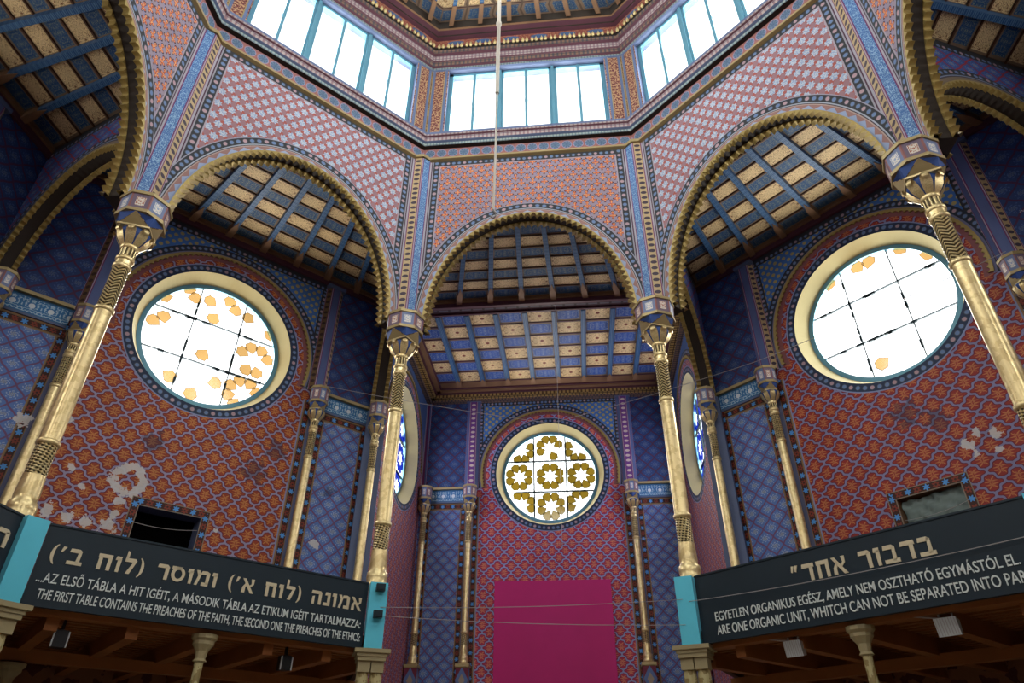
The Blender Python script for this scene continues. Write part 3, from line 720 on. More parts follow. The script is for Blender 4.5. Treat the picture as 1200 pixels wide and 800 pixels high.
# transverse arches between columns and outer corners
for j in (2, 1, 0, -1):
    fr = RAD(j); A, B, tc = 2.4, 3.0, 11.4; ti, to = 8.6, 14.2
    mb = MB(); arch = ell(A, B, tc, 11.85); W = .22
    for sg in (-1, 1):
        mb.poly(fr, sg*W, [[(ti, ZI), (tc-A, ZI)]+arch+[(tc+A, ZI), (to, ZI), (to, ZC+.1), (ti, ZC+.1)]], 'transverse_arch_paint')
    pr = [(tc-A, ZI)]+arch+[(tc+A, ZI)]
    mb.grid([[fr.p(-W, x, z) for x, z in pr], [fr.p(W, x, z) for x, z in pr]], 'soffit_dark', [[(i*.1, 0) for i in range(len(pr))], [(i*.1, .5) for i in range(len(pr))]])
    for x0, x1 in ((ti, tc-A), (tc+A, to)): mb.face([fr.p(-W, x0, ZI), fr.p(W, x0, ZI), fr.p(W, x1, ZI), fr.p(-W, x1, ZI)], 'soffit_dark')
    wl = struct(mb.build('wall_transverse_arch'))
    sm = MB(); scallops(sm, fr, -W-.04, -W+.08, A, B, tc, 11.85, ZI, .17, .09); scallops(sm, fr, W-.08, W+.04, A, B, tc, 11.85, ZI, .17, .09); sm.build('scalloped_edge', wl)
    # corner pier behind the arch foot, down to the gallery
    pm = MB(); pm.box(fr.p, -.3, .3, 13.75, 14.3, 0, ZI, 'grey_blue_paint'); pm.build('corner_pier', wl)

# ceilings of the ring bays
ROW = .53; RIBP = 1.145
for k in range(-3, 5):
    fr = FACE[k]; mb = MB(); a0, a1 = 12.93, AP+.3
    n = 9; uu = (a0*T8/ a0*BO)/RIBP
    ed = BO*T8/RIBP
    for i in range(n):
        x0, x1 = a0-ROW*i, a0-ROW*(i+1)
        for c in range(-5, 6):
            l, h = max(-T8, (c-.5)*RIBP/BO), min(T8, (c+.5)*RIBP/BO)
            if h <= l: continue
            ul, uh = l*BO/RIBP+.5, h*BO/RIBP+.5
            mb.face([fr.p(x0, x0*l, ZC), fr.p(x0, x0*h, ZC), fr.p(x1, x1*h, ZC), fr.p(x1, x1*l, ZC)], 'coffer_rows', [(ul, i), (uh, i), (uh, i+1), (ul, i+1)])
    # uv.x runs -ed..ed on every row, so panels narrow towards the octagon
    mb.box(fr.p, 12.9, BO, -HW, HW, ZC-.12, ZC+.06, 'brown_wood'); mb.box(fr.p, 12.97, BO, -HW, HW, ZC-.3, ZC-.12, 'maroon_moulding')
    ce = struct(mb.build('ceiling_'+NAMES[k]))
    bt = MB()
    for i in range(n+1):
        x = a0-ROW*i; bt.box(fr.p, x-.022, x+.022, -x*T8, x*T8, ZC-.03, ZC, 'dark_wood')
    bt.build('batten_courses', ce)
    if k in (3, -3, 4): continue
    for i in range(-5, 5):
        u = (i+.5)*RIBP/BO
        if abs(u) > T8*.93: continue
        P = lambda ap, tt, z, u=u: fr.p(ap, ap*u+tt, z)
        rb = MB(); rb.box(P, AP+.45, 12.5, -.075, .075, ZC-.17, ZC, 'blue_rib_paint')
        for qi in range(len(rb.uv)): rb.uv[qi] = [(b_, a_) if qi % 6 in (2, 3) else (a_, b_) for a_, b_ in rb.uv[qi]]
        r_ = rb.build('rib', ce)
        bk = MB(); Q = [P(12.1, 0, ZC-.19), P(12.5, -.1, ZC-.2), P(12.95, -.1, ZC-.2), P(12.95, .1, ZC-.2), P(12.5, .1, ZC-.2)]; Q2 = [p+Vector((0, 0, .19)) for p in Q]
        bk.face(Q, 'brown_wood', [(0, 0)]*5)
        for a in range(5): bk.face([Q[a], Q[(a+1) % 5], Q2[(a+1) % 5], Q2[a]], 'brown_wood')
        bk.build('bracket', r_)
# recess ceiling
mb = MB(); y0, y1 = 13.72, 18.75; RB = 1.08; RO = .838
mb.face([(-HW, y0, ZC), (HW, y0, ZC), (HW, CB, ZC), (-HW, CB, ZC)], 'brown_wood', [(0, 0), (10, 0), (10, 6), (0, 6)])
xe = 4.86
mb.face([(-xe, y1, ZC-.02), (xe, y1, ZC-.02), (xe, y0, ZC-.02), (-xe, y0, ZC-.02)], 'coffer_checks', [(-4, 0), (5, 0), (5, 6), (-4, 6)])
I = lambda a, t, z: Vector((t, a, z))
mb.box(I, 13.06, 13.22, -HW, HW, ZC-.2, ZC, 'maroon_moulding'); mb.box(I, 13.22, 13.62, -HW, HW, ZC-.1, ZC, 'soffit_square_paint'); mb.box(I, 13.62, 13.7, -HW, HW, ZC-.16, ZC, 'maroon_moulding')
for (d, za, zb, mt) in ((.75, ZC-.05, ZC, 'maroon_moulding'), (.68, ZC-.1, ZC, 'brown_wood'), (.5, ZC-.16, ZC-.02, 'maroon_moulding'), (.42, ZC-.3, ZC, 'gilt_dentil_paint'), (.2, ZC-.4, ZC, 'dark_dentil_paint')):
    mb.box(I, CB-d, CB, -HW, HW, za, zb, mt); mb.box(I, 13.7, CB, -HW, -HW+d, za, zb, mt); mb.box(I, 13.7, CB, HW-d, HW, za, zb, mt)
ce = struct(mb.build('ceiling_recess'))
bt = MB()
for i in range(7): y = y1-RO*i; bt.box(I, y-.025, y+.025, -xe, xe, ZC-.045, ZC, 'maroon_moulding')
bt.build('batten_courses', ce)
for i in range(-4, 4):
    x = (i+.5)*RB
    rb = MB(); rb.box(I, y0, y1-.25, x-.09, x+.09, ZC-.18, ZC, 'blue_rib_paint')
    for qi in range(len(rb.uv)): rb.uv[qi] = [(b_, a_) for a_, b_ in rb.uv[qi]]
    r_ = rb.build('rib', ce)
    bk = MB(); Q = [Vector((x, y1-.42, ZC-.2)), Vector((x-.1, y1-.2, ZC-.21)), Vector((x-.1, y1+.12, ZC-.21)), Vector((x+.1, y1+.12, ZC-.21)), Vector((x+.1, y1-.2, ZC-.21))]; Q2 = [p+Vector((0, 0, .2)) for p in Q]
    bk.face(Q, 'brown_wood', [(0, 0)]*5)
    for a in range(5): bk.face([Q[a], Q[(a+1) % 5], Q2[(a+1) % 5], Q2[a]], 'brown_wood')
    bk.build('bracket', r_)

# ------------------------------------------------------------------ the big brass columns
def oct_ring(r, z, n=8, ph=pi/8): return [Vector((cos(ph+2*pi*i/n)*r, sin(ph+2*pi*i/n)*r, z)) for i in range(n+1)]
def make_column(label, zb, zs, sh_r, zimp, cat, name, segs, ih=.5, ir=.47, capz=None, ped=False):
    """zs: shaft foot; imposts octagonal; built at the origin"""
    t = thing(name, label, cat)
    sc_ = sh_r/.145
    b = MB(); b.lathe([(0, zb), (sh_r*1.5, zb), (sh_r*1.55, zb+.1*sc_), (sh_r*1.35, zb+.16*sc_), (sh_r*1.45, zb+.24*sc_), (sh_r*1.4, zb+.34*sc_), (sh_r*1.15, zb+.38*sc_), (sh_r*1.22, zb+.46*sc_), (sh_r*1.1, zs)], n=24, mat='brass_plain'); b.build('base', t, True)
    for z0, z1, kd in segs:
        s = MB(); r0 = sh_r*(1.06-.1*(z0-zs)/(zimp-zs)); r1 = sh_r*(1.06-.1*(z1-zs)/(zimp-zs)); n = max(2, int((z1-z0)/.4)); s.lathe([(r0+(r1-r0)*i/n, z0+(z1-z0)*i/n) for i in range(n+1)], n=24, mat='brass_'+kd); s.build('shaft', t, True)
        c = MB(); c.lathe([(r1, z1-.05), (r1*1.16, z1-.03), (r1*1.16, z1+.03), (r1, z1+.05)], n=24); c.build('collar', t, True)
    z1 = segs[-1][1]; zi0 = zimp-ih; ch = zi0-z1
    rr = sh_r
    c = MB(); c.lathe([(rr*1.05, z1), (rr*1.2, z1+ch*.08), (rr*1.65, z1+ch*.25), (rr*1.95, z1+ch*.42), (rr*1.9, z1+ch*.56)], n=32, mat='deep_blue'); cp = c.build('capital', t, True)
    lv = MB()          # curled leaves
    for i in range(8):
        a = 2*pi*i/8; e = Vector((cos(a), sin(a), 0)); s = Vector((-sin(a), cos(a), 0))
        rows, uv = [], []
        for q, (r, z, w) in enumerate(((1.12, .02, .36), (1.5, .12, .5), (1.95, .26, .62), (2.25, .42, .6), (2.6, .5, .45), (2.62, .4, .32), (2.4, .36, .15))):
            r = min(r, .93*ir/rr+.02*q); zz = z1+ch*z; rows.append([e*rr*(r-.08)+s*(-w*rr)+Vector((0, 0, zz)), e*rr*r+Vector((0, 0, zz+.01)), e*rr*(r-.08)+s*(w*rr)+Vector((0, 0, zz))]); uv.append([(0, q), (.5, q), (1, q)])
        lv.grid(rows, 'brass_plain', uv)
    lv.build('leaves', cp, True)
    ab = MB(); R = ir*1.0
    sqr = [Vector((cos(pi/4*i)*R*.9*(1 if i % 2 == 0 else .74), sin(pi/4*i)*R*.9*(1 if i % 2 == 0 else .74), 0)) for i in range(9)]
    za = z1+ch*.56; up = lambda L, z: [p+Vector((0, 0, z)) for p in L]
    small_ = [p*.5 for p in sqr]
    ab.grid([up(small_, za), up(sqr, za), up(sqr, za+.04)], 'brass_plain', [[(i/8, q) for i in range(9)] for q in range(3)])
    ab.build('abacus', t)
    im = MB(); lo = oct_ring(ir, zi0); hi = oct_ring(ir*1.04, zimp-.04)
    im.grid([lo, hi], 'impost_paint', [[(i, 0) for i in range(9)], [(i, 1) for i in range(9)]])
    im.grid([[Vector((p.x*.9, p.y*.9, za+.04)) for p in sqr], [Vector((p.x*.97, p.y*.97, zi0-.02)) for p in oct_ring(ir, 0, 8, 0)]], 'deep_blue', [[(i/8, q) for i in range(9)] for q in range(2)])
    for i in range(4):      # gilt gable plates over each side of the abacus
        c0, c1 = sqr[2*i], sqr[2*i+2]; ap = Vector((cos(pi/4+i*pi/2), sin(pi/4+i*pi/2), 0))*ir*.97
        q = [Vector((c0.x*.93, c0.y*.93, za+.05)), Vector((c1.x*.93, c1.y*.93, za+.05)), Vector((ap.x, ap.y, zi0-.03))]
        im.face(q, 'gilt_scroll', [(0, 0), (1, 0), (.5, .7)]); im.face([p*1 + Vector((0, 0, -.02)) for p in q], 'gilt_moulding')
    ib = im.build('impost', t)
    for z, r in ((zi0, ir*1.05), (zimp-.05, ir*1.1)):
        mo = MB(); a = oct_ring(r, z-.03); b_ = oct_ring(r, z+.045); c_ = oct_ring(r*.5, z+.05); d_ = oct_ring(r*.8, z-.035)
        mo.grid([d_, a, b_, c_], 'gilt_moulding', [[(i/8, q) for i in range(9)] for q in range(4)])
        mo.build('impost_moulding', ib)
    if ped:
        p = MB(); P = lambda a, tt, z: Vector((tt, a, z))
        p.box(P, -.22, .22, -.22, .22, zb-1.0, zb-.06, 'pedestal_paint'); p.box(P, -.25, .25, -.25, .25, zb-.1, zb, 'gilt_moulding')
        for qi in range(6): p.uv[qi] = [(0, .05), (1, .05), (1, .55), (0, .55)]
        p.build('pedestal', t)
    return t
segs = [(5.75, 6.32, 'spiral'), (6.32, 9.05, 'plain'), (9.05, 10.08, 'herring'), (10.08, 10.27, 'plain'), (10.27, 10.56, 'flute')]
COLAP = .96*AP
col0 = make_column('gold column on the nearer light blue post at the left, beside the peeling plaster', 4.94, 5.75, .15, ZI, 'column', 'gallery_column', segs)
L4 = {2: 'gold column nearest at the left, rising past the left round window', 1: 'gold column standing on the blue post with two small black lamps',
      0: 'gold column between the magenta panel and the right gallery sign, on a plain blue post', -1: 'gold column at the right edge, crossing the right round window'}
for j in (2, 1, 0, -1):
    p = VERT(j, COLAP); a = radians(90+(j-.5)*45)
    if j == 2: o = col0; o.location = p; o.rotation_euler.z = a; o['label'] = L4[j]; o['group'] = 'large gold columns of the octagon'
    else: dup(col0, p, a, L4[j])
# colonnettes along the outer walls
cz = [(5.85, 6.3, 'spiral'), (6.3, 9.6, 'plain'), (9.6, 10.45, 'diamond'), (10.45, 10.56, 'plain'), (10.56, 10.78, 'flute')]
cn0 = make_column('x', 5.24, 5.85, .115, 11.9, 'colonnette', 'wall_colonnette', cz, .52, .275, ped=True)
cn0['group'] = 'slender gold colonnettes along the outer walls'
spots = [(FACE[0], CB-.32, -PW, 90, 'slender colonnette on the back wall, left of the magenta panel'),
         (FACE[0], CB-.32, PW, 90, 'slender colonnette on the back wall, right of the magenta panel'),
         (FACE[0], CB-.32, -HW+.28, 90, 'slender colonnette in the left back corner of the recess'),
         (FACE[0], CB-.32, HW-.28, 90, 'slender colonnette in the right back corner of the recess, mostly behind a gold column'),
         (FACE[1], BO-.3, -PW, 135, 'slender gold colonnette left of the left round window, beside the nearest column'),
         (FACE[1], BO-.3, PW, 135, 'slender gold colonnette right of the left round window'),
         (FACE[-1], BO-.3, -PW, 45, 'slender gold colonnette left of the right round window'),
         (FACE[-1], BO-.3, PW, 45, 'slender colonnette right of the right round window, at the photo edge')]
first = True
for fr, apo, t, dg, lb in spots:
    p = fr.p(apo, t, 0)
    if first: cn0.location = p; cn0.rotation_euler.z = radians(dg); cn0['label'] = lb; first = False
    else: dup(cn0, p, radians(dg), lb)
for j, lb in ((2, 'gold colonnette in the far left corner under the dark transverse arch'), (1, 'gold colonnette at the recess corner, left, under the transverse arch'), (0, 'gold colonnette at the recess corner, right, under the transverse arch'), (-1, 'colonnette in the far right corner beyond the photo edge')):
    if j == -1: continue
    p = VERT(j, 12.43)
    dup(cn0, p, radians(90+(j-.5)*45), lb)
# painted corner strips of the recess
for sg in (-1, 1):
    mb = MB(); mb.box(FACE[0].p, CB-.12, CB, *sorted((sg*(HW-.2), sg*HW)), 11.9, 15.95, 'plain_blue_strip'); mb.build('corner_strip', wall_b)
# magenta panel
mp = MB(); mp.box(FACE[0].p, CB-.16, CB-.02, -2.2, 2.17, 0.0, 8.13, 'magenta_paint')
tag(mp.build('boarded_panel', base=FACE[0].p(CB-.1, 0, 0)), 'plain magenta boarded panel under the amber round window', 'panel')
# tarp behind the right opening
tp = MB(); H = HOLE_R; rows, uv = [], []
for i in range(15):
    z = H[2]+(H[3]-.02-H[2])*i/14; rows.append([FACE[-1].p(BO+.16+.05*sin(x*2.2+i*.9)+.03*sin(x*5-i*1.7), H[0]+.03+(H[1]-H[0]-.06)*x/14, z-.03*sin(x*.4)) for x in range(15)]); uv.append([(x*.1, z) for x in range(15)])
tp.grid(rows, 'tarp_grey', uv); tag(tp.build('tarp', smooth=True, base=FACE[-1].p(BO+.3, 0, H[2])), 'creased grey sheet hung in the small opening of the right wall', 'sheet')

# ------------------------------------------------------------------ galleries
GA = 7.28
for k in (1, -1, 2, -2):
    fr = FACE[k]; mb = MB(); P = fr.p
    e0, e1 = GA*T8, BO*T8
    def slab(z0, z1, mt, a0=GA, a1=BO):
        q = [(a0, -a0*T8), (a0, a0*T8), (a1, a1*T8), (a1, -a1*T8)]
        mb.face([P(a, t, z0) for a, t in q], mt, [(t, a) for a, t in q]); mb.face([P(a, t, z1) for a, t in q], mt, [(t, a) for a, t in q])
        for (a, t), (c, d) in zip(q, q[1:]+q[:1]): mb.face([P(a, t, z0), P(c, d, z0), P(c, d, z1), P(a, t, z1)], mt)
    slab(3.86, 4.0, 'dark_wood')
    fl = struct(mb.build('floor_gallery_'+NAMES[k]))
    sl = MB()
    for i in range(22):
        a = GA+.35+i*.25; sl.box(P, a, a+.1, -a*T8+.05, a*T8-.05, 3.8, 3.86, 'warm_wood')
    sl.build('slat_courses', fl)
    for i in range(-4, 5):
        t = i*1.12; a0 = max(GA+.25, abs(t)/T8+.1)
        if a0 > 12.2: continue
        jm = MB(); jm.box(P, a0, BO, t-.09, t+.09, 3.52, 3.8, 'warm_wood'); jm.build('joist', fl)
    fm = MB(); fm.box(P, GA+.08, GA+.3, -e0, e0, 3.7, 3.86, 'warm_wood'); fm.build('edge_beam', fl)
    bm2 = MB(); bm2.box(P, 9.9, 10.1, -10*T8, 10*T8, 3.36, 3.55, 'warm_wood'); bm2.build('edge_beam', fl)
    dn = MB(); dn.poly(fr, BO-.03, [[(-HW, 0), (HW, 0), (HW, 3.85), (-HW, 3.85)]], 'under_gallery_paint'); dn.build('lower_wall_face', fl)
    for sg in (-1, 1):    # curved side brackets along the radial edge
        rb = MB(); F2 = RAD(k if sg > 0 else k+1); s2 = -1 if sg > 0 else 1
        rb.box(lambda a, t, z: F2.p(a, t, z), -.06, .06, GA/cos(pi/8), BO/cos(pi/8), 3.62, 3.86, 'dark_wood'); rb.build('side_beam', fl)

# ------------------------------------------------------------------ lettering
def lettering(text, mat, fr, apo, t0, t1, zc, h, parent, name, bold=.0, shear=0):
    cu = bpy.data.curves.new('lettering', 'FONT'); cu.body = text; cu.size = 1; cu.align_x = 'LEFT'; cu.extrude = 0.02; cu.offset = .003; cu.shear = shear
    ob = bpy.data.objects.new('lettering', cu); COL.objects.link(ob)
    bpy.context.view_layer.update()
    me = bpy.data.meshes.new_from_object(ob.evaluated_get(bpy.context.evaluated_depsgraph_get()))
    bpy.data.objects.remove(ob); bpy.data.curves.remove(cu)
    xs = [v.co.x for v in me.vertices]; ys = [v.co.y for v in me.vertices]
    x0, x1 = min(xs), max(xs); sy = h
    for v in me.vertices:
        v.co = fr.p(apo-.006-v.co.z*.3, t0+(v.co.x-x0)/(x1-x0)*(t1-t0), zc+v.co.y*sy) - Vector(parent['base_off'])
    me.materials.clear(); me.materials.append(M[mat])
    for p in me.polygons: p.material_index = 0
    o = bpy.data.objects.new(name, me); COL.objects.link(o); o.parent = parent
    return o
SG = 7.2
def arcstrip(cx, cz, rx, rz, a0, a1, w0, w1, n=10):
    """crescent stroke from angle a0 to a1 (degrees), thickest in the middle"""
    o, q = [], []
    for i in range(n+1):
        a = radians(a0+(a1-a0)*i/n); w = w0+(w1-w0)*sin(pi*i/n)
        o.append((cx+rx*cos(a), cz+rz*sin(a))); q.append((cx+(rx-w)*cos(a), cz+(rz-w)*sin(a)))
    return [[o[i], o[i+1], q[i+1], q[i]] for i in range(n)]
def bar(x0, z0, x1, z1): return [(x0, z0), (x1, z0), (x1, z1), (x0, z1)]
GLYPH = {   # square Hebrew letters as strokes in a unit box, width last
    'ב': ([[(.02, .76), (.5, .76), (.64, .9), (.52, 1), (.06, 1)], [(.44, .1), (.64, .1), (.66, .9), (.5, .96)], bar(0, 0, .8, .22)], .84),
    'ד': ([[(0, .76), (.76, .76), (.74, 1), (.04, 1)], [(.46, 0), (.66, 0), (.68, .8), (.46, .8)]], .8),
    'ר': ([[(0, .76), (.5, .76), (.7, .86), (.56, 1), (.04, 1)], [(.48, 0), (.68, 0), (.7, .86), (.48, .86)]], .76),
    'ה': ([[(0, .76), (.6, .76), (.78, .88), (.66, 1), (.04, 1)], [(.56, 0), (.76, 0), (.78, .88), (.56, .88)], [(.06, 0), (.25, 0), (.25, .6), (.1, .55)]], .84),
    'ח': ([bar(.02, .76, .78, 1), bar(.57, 0, .77, .8), bar(.06, 0, .26, .8)], .86),
    'ו': ([[(0, .76), (.3, .74), (.34, 1), (.04, 1)], [(.13, 0), (.31, 0), (.34, .85), (.12, .85)]], .42),
    'ל': ([[(.02, .95), (.16, .88), (.18, 1.4), (.04, 1.46)], [(.02, .76), (.5, .76), (.68, .88), (.6, 1), (.02, 1)], [(.5, .84), (.68, .88), (.4, 0), (.18, 0)]], .72),
    'מ': ([[(0, 0), (.17, 0), (.34, .74), (.18, .8)], [(0, 1), (.12, .7), (.3, .74), (.2, 1)], [(.28, .74), (.66, .78), (.86, .9), (.66, 1), (.36, .98)], [(.66, .1), (.85, .1), (.87, .9), (.66, .9)], bar(.42, 0, .85, .22)], .92),
    'נ': ([[(.1, .76), (.46, .76), (.5, 1), (.14, 1)], bar(.3, .1, .5, .9), bar(0, 0, .5, .22)], .56),
    'ס': (arcstrip(.42, .5, .42, .5, 0, 360, .17, .2, 20)+[bar(.0, .8, .62, 1)], .88),
    'א': ([[(0, 1), (.2, 1), (.84, 0), (.62, 0)], [(.58, 1), (.8, 1), (.78, .62), (.52, .36), (.46, .5), (.64, .66)], [(.02, 0), (.24, 0), (.24, .34), (.36, .6), (.26, .72), (.06, .4)]], .88),
    '(': (arcstrip(.42, .5, .42, .68, 110, 250, .05, .17), .36), ')': (arcstrip(-.1, .5, .42, .68, -70, 70, .05, .17), .4),
    "'": ([[(0, .7), (.08, .66), (.26, 1.02), (.08, 1.04)]], .34), '"': ([[(0, .68), (.08, .64), (.22, 1.02), (.06, 1.04)], [(.24, .68), (.32, .64), (.46, 1.02), (.3, 1.04)]], .6), ' ': ([], .5)}
def hebrew(text, fr, apo, t0, t1, z0, h, parent):
    tot = sum(GLYPH[c][1]+.1 for c in text)-.1; k = (t1-t0)/tot; x = 0; mb = MB()
    for c in text:
        if c == ' ': mb.build('hebrew_word', parent); mb = MB()
        for poly in GLYPH[c][0]:
            q = [(t0+(x+a)*k, z0+b*h) for a, b in poly]
            mb.face([fr.p(apo-.014, *p) for p in q], 'hebrew_gold')
            for a, b in zip(q, q[1:]+q[:1]): mb.face([fr.p(apo-.014, *a), fr.p(apo-.014, *b), fr.p(apo, *b), fr.p(apo, *a)], 'hebrew_gold')
        x += GLYPH[c][1]+.1
    mb.build('hebrew_word', parent)
def sign(k, label):
    fr = FACE[k]; e = 2.76
    base = fr.p(SG, 0, 3.78); t = thing('sign_board', label, 'sign', base, 0, base=base)
    b = MB(); b.box(fr.p, SG, SG+.05, -e, e, 3.78, 4.93, 'board_navy'); b.build('board', t)
    r = MB(); r.box(fr.p, SG-.015, SG+.07, -e, e, 4.92, 4.95, 'board_navy'); r.box(fr.p, SG-.015, SG+.07, -e, e, 3.76, 3.79, 'board_navy'); r.build('edge_rail', t)
    return t, fr
t, fr = sign(1, 'dark sign on the left gallery front reading the first table contains the preaches')
heb = "(%sב חול) רסומו (%sא חול) הנומא" % ("'", "'")
hebrew(heb, fr, SG, -2.62, 2.66, 4.4, .235, t)
lettering("...AZ ELSŐ TÁBLA A HIT IGÉIT, A MÁSODIK TÁBLA AZ ETIKUM IGÉIT TARTALMAZZA:", 'latin_white', fr, SG, -2.68, 2.68, 4.1, .2, t, 'hungarian_lettering', .008)
lettering("THE FIRST TABLE CONTAINS THE PREACHES OF THE FAITH, THE SECOND ONE THE PREACHES OF THE ETHICS:", 'latin_white', fr, SG, -2.6, 2.7, 3.87, .2, t, 'english_lettering', .012)
t, fr = sign(-1, 'dark sign on the right gallery front reading are one organic unit')
hebrew('"דחא רובדב', fr, SG, -.8, 1.5, 4.44, .27, t)
lettering("EGYETLEN ORGANIKUS EGÉSZ, AMELY NEM OSZTHATÓ EGYMÁSTÓL EL.", 'latin_white', fr, SG, -2.42, 2.44, 4.1, .21, t, 'hungarian_lettering', .008)
lettering("ARE ONE ORGANIC UNIT, WHITCH CAN NOT BE SEPARATED INTO PARTS", 'latin_white', fr, SG, -2.42, 2.6, 3.87, .22, t, 'english_lettering', .008)
t, fr = sign(2, 'end of a dark gallery sign at the far left edge, one Hebrew letter showing')
hebrew('ר', fr, SG, 2.42, 2.66, 4.42, .25, t)

fr = FACE[-2]; b = MB(); b.box(fr.p, SG, SG+.05, -2.76, 2.76, 3.78, 4.93, 'board_navy'); struct(b.build('trim_3'))
# posts with stone caps below
PL = {2: 'light blue square post at the left edge, between two dark signs', 1: 'light blue post at the right end of the left sign, with two small black lamps', 0: 'light blue post at the left end of the right sign', -1: 'light blue post past the right end of the right sign'}
CL = {2: 'twin-shafted stone support at the left edge, under the blue post', 1: 'twin-shafted stone support under the blue post with the black lamps', 0: 'twin-shafted stone support under the blue post of the right sign', -1: 'twin-shafted stone support past the right end of the right sign'}
for j in (2, 1, 0, -1):
    c = VERT(j, 7.26); fr = Fr(90+(j-.5)*45)
    R0 = c.length
    pm = MB(); pm.box(fr.p, R0-.2, R0+.12, -.17, .17, 3.75, 4.96, 'sky_blue_paint'); 
    o = pm.build('gallery_post', base=Vector((c.x, c.y, 3.75))); tag(o, PL[j], 'post', 'blue gallery posts')
    t = thing('stone_support', CL[j], 'pillar', (c.x, c.y, 0), 0, 'twin stone supports under the gallery', base=Vector((c.x, c.y, 0)))
    cm = MB(); cm.box(fr.p, R0-.3, R0+.3, -.33, .33, 3.68, 3.75, 'stone_cap'); cm.box(fr.p, R0-.26, R0+.26, -.28, .28, 3.62, 3.68, 'stone_cap'); cm.box(fr.p, R0-.24, R0+.24, -.26, .26, 3.55, 3.62, 'stone_cap'); cm.build('cap', t)
    for sg in (-1, 1):
        s = MB(); cc = fr.p(R0-.05, sg*.125, 0)
        s.box(lambda a, tt, z: cc+fr.n*a+fr.d*tt+Vector((0, 0, z)), -.14, .14, -.115, .115, 3.36, 3.55, 'stone_cap')
        s.lathe([(.14, 0), (.12, .3)]+[(.105+.012*(i % 2), .3+.17*i) for i in range(18)]+[(.11, 3.36)], cc, 12, 'iron_stripe'); s.build('shaft', t, False)
# lamps on the blue post
fr = Fr(90+.5*45); R0 = VERT(1, 7.26).length
for zz, lb in ((4.84, 'upper small black spotlight at the top of the blue post'), (4.35, 'lower small black spotlight halfway down the blue post')):
    b0 = fr.p(R0-.2, .02, zz); t = thing('spotlight', lb, 'spotlight', b0, 0, 'black spotlights on the blue post', base=b0)
    q = MB(); q.box(fr.p, R0-.24, R0-.2, -.02, .06, zz-.03, zz+.03, 'black_plastic'); q.build('mounting_bracket', t)
    q = MB(); q.box(fr.p, R0-.37, R0-.24, -.07, .1, zz-.07, zz+.06, 'black_plastic'); q.build('lamp_head', t)
    q = MB(); q.box(fr.p, R0-.385, R0-.37, -.055, .085, zz-.055, zz+.045, 'lead'); q.build('lens', t)
# spots and floodlights under the galleries
for k, tt, zz, lb in ((1, -2.05, 3.45, 'black spotlight under the left gallery, near the left post'), (1, 1.55, 3.45, 'black spotlight under the left gallery, near its right end')):
    fr = FACE[k]; b0 = fr.p(7.75, tt, 3.7); t = thing('gallery_spotlight', lb, 'spotlight', b0, 0, 'black spotlights under the left gallery', base=b0)
    q = MB(); q.box(fr.p, 7.72, 7.78, tt-.02, tt+.02, zz+.1, 3.72, 'black_plastic'); q.build('stem', t)
    q = MB(); q.box(fr.p, 7.66, 7.86, tt-.09, tt+.09, zz-.12, zz+.12, 'black_plastic'); q.build('lamp_head', t)
    for s in (-1, 1): q = MB(); q.box(fr.p, 7.65, 7.68, *sorted((tt+s*.09, tt+s*.11)), zz-.12, zz+.1, 'white_metal'); q.build('side_flap', t)
for tt, zz, lb in ((-1.18, 3.53, 'white floodlight under the right gallery, nearer the blue post'), (1.22, 3.53, 'white floodlight under the right gallery, right of the thin iron column')):
    fr = FACE[-1]; b0 = fr.p(7.5, tt, 3.78); t = thing('floodlight', lb, 'floodlight', b0, 0, 'white floodlights under the right gallery', base=b0)
    q = MB(); q.box(fr.p, 7.47, 7.5, tt-.1, tt-.08, zz+.06, 3.72, 'white_metal'); q.box(fr.p, 7.47, 7.5, tt+.08, tt+.1, zz+.06, 3.72, 'white_metal'); q.box(fr.p, 7.46, 7.52, tt-.1, tt+.1, 3.7, 3.73, 'white_metal'); q.build('mounting_bracket', t)
    q = MB(); F = fr.p
    A = [F(7.4, tt-.15, zz+.11), F(7.4, tt+.15, zz+.11), F(7.44, tt+.15, zz-.13), F(7.44, tt-.15, zz-.13)]; Bk = [F(7.62, tt-.12, zz+.09), F(7.62, tt+.12, zz+.09), F(7.6, tt+.12, zz-.1), F(7.6, tt-.12, zz-.1)]
    q.face(A, 'white_metal'); q.face(Bk, 'white_metal')
    for i in range(4): q.face([A[i], A[(i+1) % 4], Bk[(i+1) % 4], Bk[i]], 'white_metal')
    q.build('lamp_head', t)
    q = MB()
    for i in range(8): x = tt-.13+.26*i/7; q.face([F(7.385, x-.006, zz+.1), F(7.385, x+.006, zz+.1), F(7.425, x+.006, zz-.12), F(7.425, x-.006, zz-.12)], 'wire_grey')
    q.build('cooling_fins', t)
    q = MB(); q.tube([F(7.5, tt-.02, zz+.12), F(7.45, tt-.2, zz+.14), F(7.4, tt-.4, zz+.18), F(7.36, tt-.48, zz+.32)], .012, 'wire_grey'); q.build('power_cable', t)
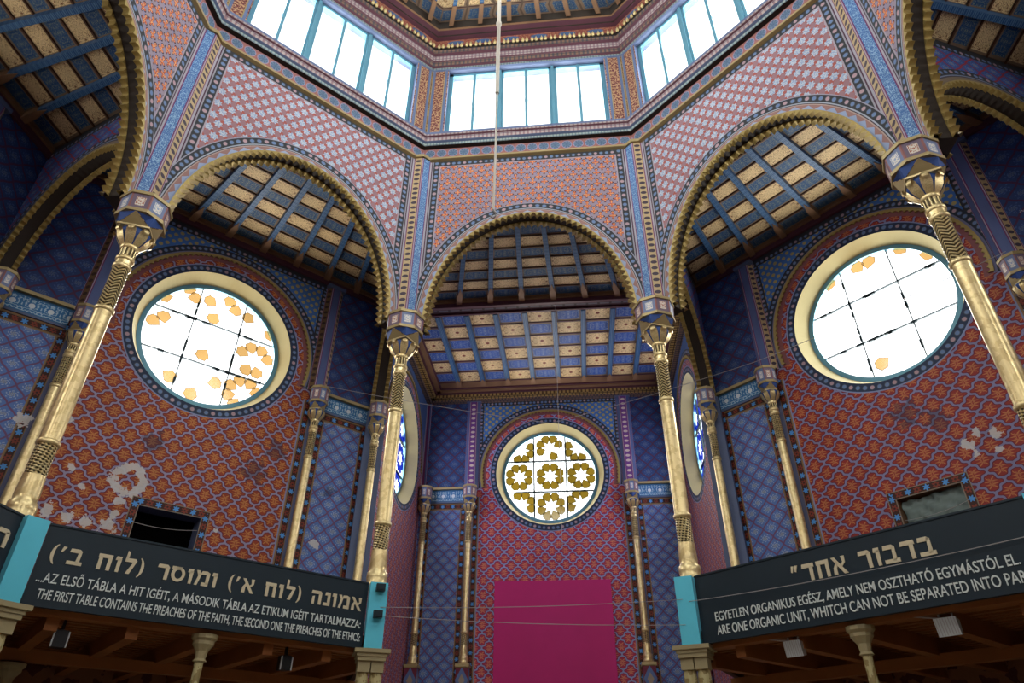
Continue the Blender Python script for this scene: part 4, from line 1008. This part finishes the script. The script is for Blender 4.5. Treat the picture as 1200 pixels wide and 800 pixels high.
# thin iron columns under the gallery fronts
ic = None
for k, lb in ((1, 'thin cream iron column under the middle of the left gallery'), (-1, 'thin cream iron column under the middle of the right gallery')):
    fr = FACE[k]; c = fr.p(7.45, -.02, 0)
    if ic is None:
        ic = thing('iron_column', lb, 'column', c, 0, 'thin iron columns under the galleries')
        q = MB(); q.lathe([(.16, 0), (.16, .1), (.09, .2)]+[(.065+.01*(i % 2), .25+.2*i) for i in range(15)]+[(.07, 3.3)], n=12, mat='iron_stripe'); q.build('shaft', ic)
        q = MB(); q.lathe([(.07, 3.28), (.11, 3.3), (.08, 3.34), (.1, 3.45), (.17, 3.55), (.17, 3.6), (.21, 3.64), (.21, 3.7), (0, 3.7)], n=12, mat='stone_cap'); q.build('capital', ic)
    else: dup(ic, c, 0, lb)
dup(ic, FACE[1].p(10, -2.3, 0), 0, 'thin column deep in shade under the left gallery, at the photo edge').scale.z = .9

# ------------------------------------------------------------------ hanging rod and wires
b0 = Vector((.1, 0, 7.7)); t = thing('hanging_rod', 'long white rod and cable hanging from the ceiling in front of the drum', 'rod', b0, 0, base=b0)
q = MB(); q.lathe([(.03, 10.25), (.03, 12.0), (.045, 12.02), (.045, 12.08), (.03, 12.1), (.03, 24.66)], (.1, 0, 0), 12, 'rod_white'); q.build('rod', t, True)
q = MB(); q.tube([Vector((.1, 0, 10.42)), Vector((.1, 0, 9)), Vector((.09, 0, 7.85))], .017, 'rod_white'); q.build('cable', t, True)
q = MB(); q.tube([Vector((.09, 0, 7.86)), Vector((.12, 0, 7.8)), Vector((.12, 0, 7.74)), Vector((.09, 0, 7.7)), Vector((.06, 0, 7.74))], .014, 'wire_grey'); q.build('hook', t, True)
def wire(pts, lb, r=.006):
    q = MB(); P = []
    for a, b in zip(pts, pts[1:]):
        a, b = Vector(a), Vector(b); n = 10
        for i in range(n): f = i/n; P.append(a+(b-a)*f-Vector((0, 0, .25*f*(1-f))))
    P.append(Vector(pts[-1])); q.tube(P, r, 'wire_grey', 5)
    tag(q.build('wire', base=P[0]), lb, 'wire', 'thin wires strung across the hall')
f0, f1, fm1 = FACE[0], FACE[1], FACE[-1]
wire([f1.p(BO-.55, PW, 11.9), Vector((.3, 14.5, 12.0)), fm1.p(BO-.55, -PW, 12.1)], 'thin wire sagging in front of the top of the amber round window', .009)
wire([fm1.p(BO-.55, -PW, 12.1), fm1.p(BO-.5, PW, 12.0)], 'thin wire crossing the right round window between colonnettes', .009)
wire([VERT(1, 7.1, 4.5), VERT(0, 7.1, 4.55)], 'upper thin wire across the magenta panel, between the two blue posts')
wire([VERT(1, 7.1, 4.35), VERT(0, 7.1, 4.1)], 'lower thin wire slanting across the magenta panel')
wire([f0.p(CB-.5, -HW+.2, 9.3), f0.p(CB-.5, HW-.2, 9.6)], 'thin wire across the back wall above the magenta panel')
wire([Vector((.6, 13.4, 16.22)), Vector((.55, 13.4, 7.4))], 'thin plumb wire hanging in front of the amber round window', .007)
wire([VERT(0, 7.1, 4.5), fm1.p(7.16, 2.9, 4.42)], 'thin wire running along the front of the right sign')
wire([fm1.p(BO+.1, -.93, 6.85), fm1.p(BO+.1, .49, 6.95)], 'thin wire across the small opening in the right wall', .006)
wire([f1.p(BO+.1, -.64, 6.95), f1.p(BO+.1, .86, 7.05)], 'thin pale wire across the black opening in the left wall', .008)
for o in KEYS:
    if 'base_off' in o: del o['base_off']
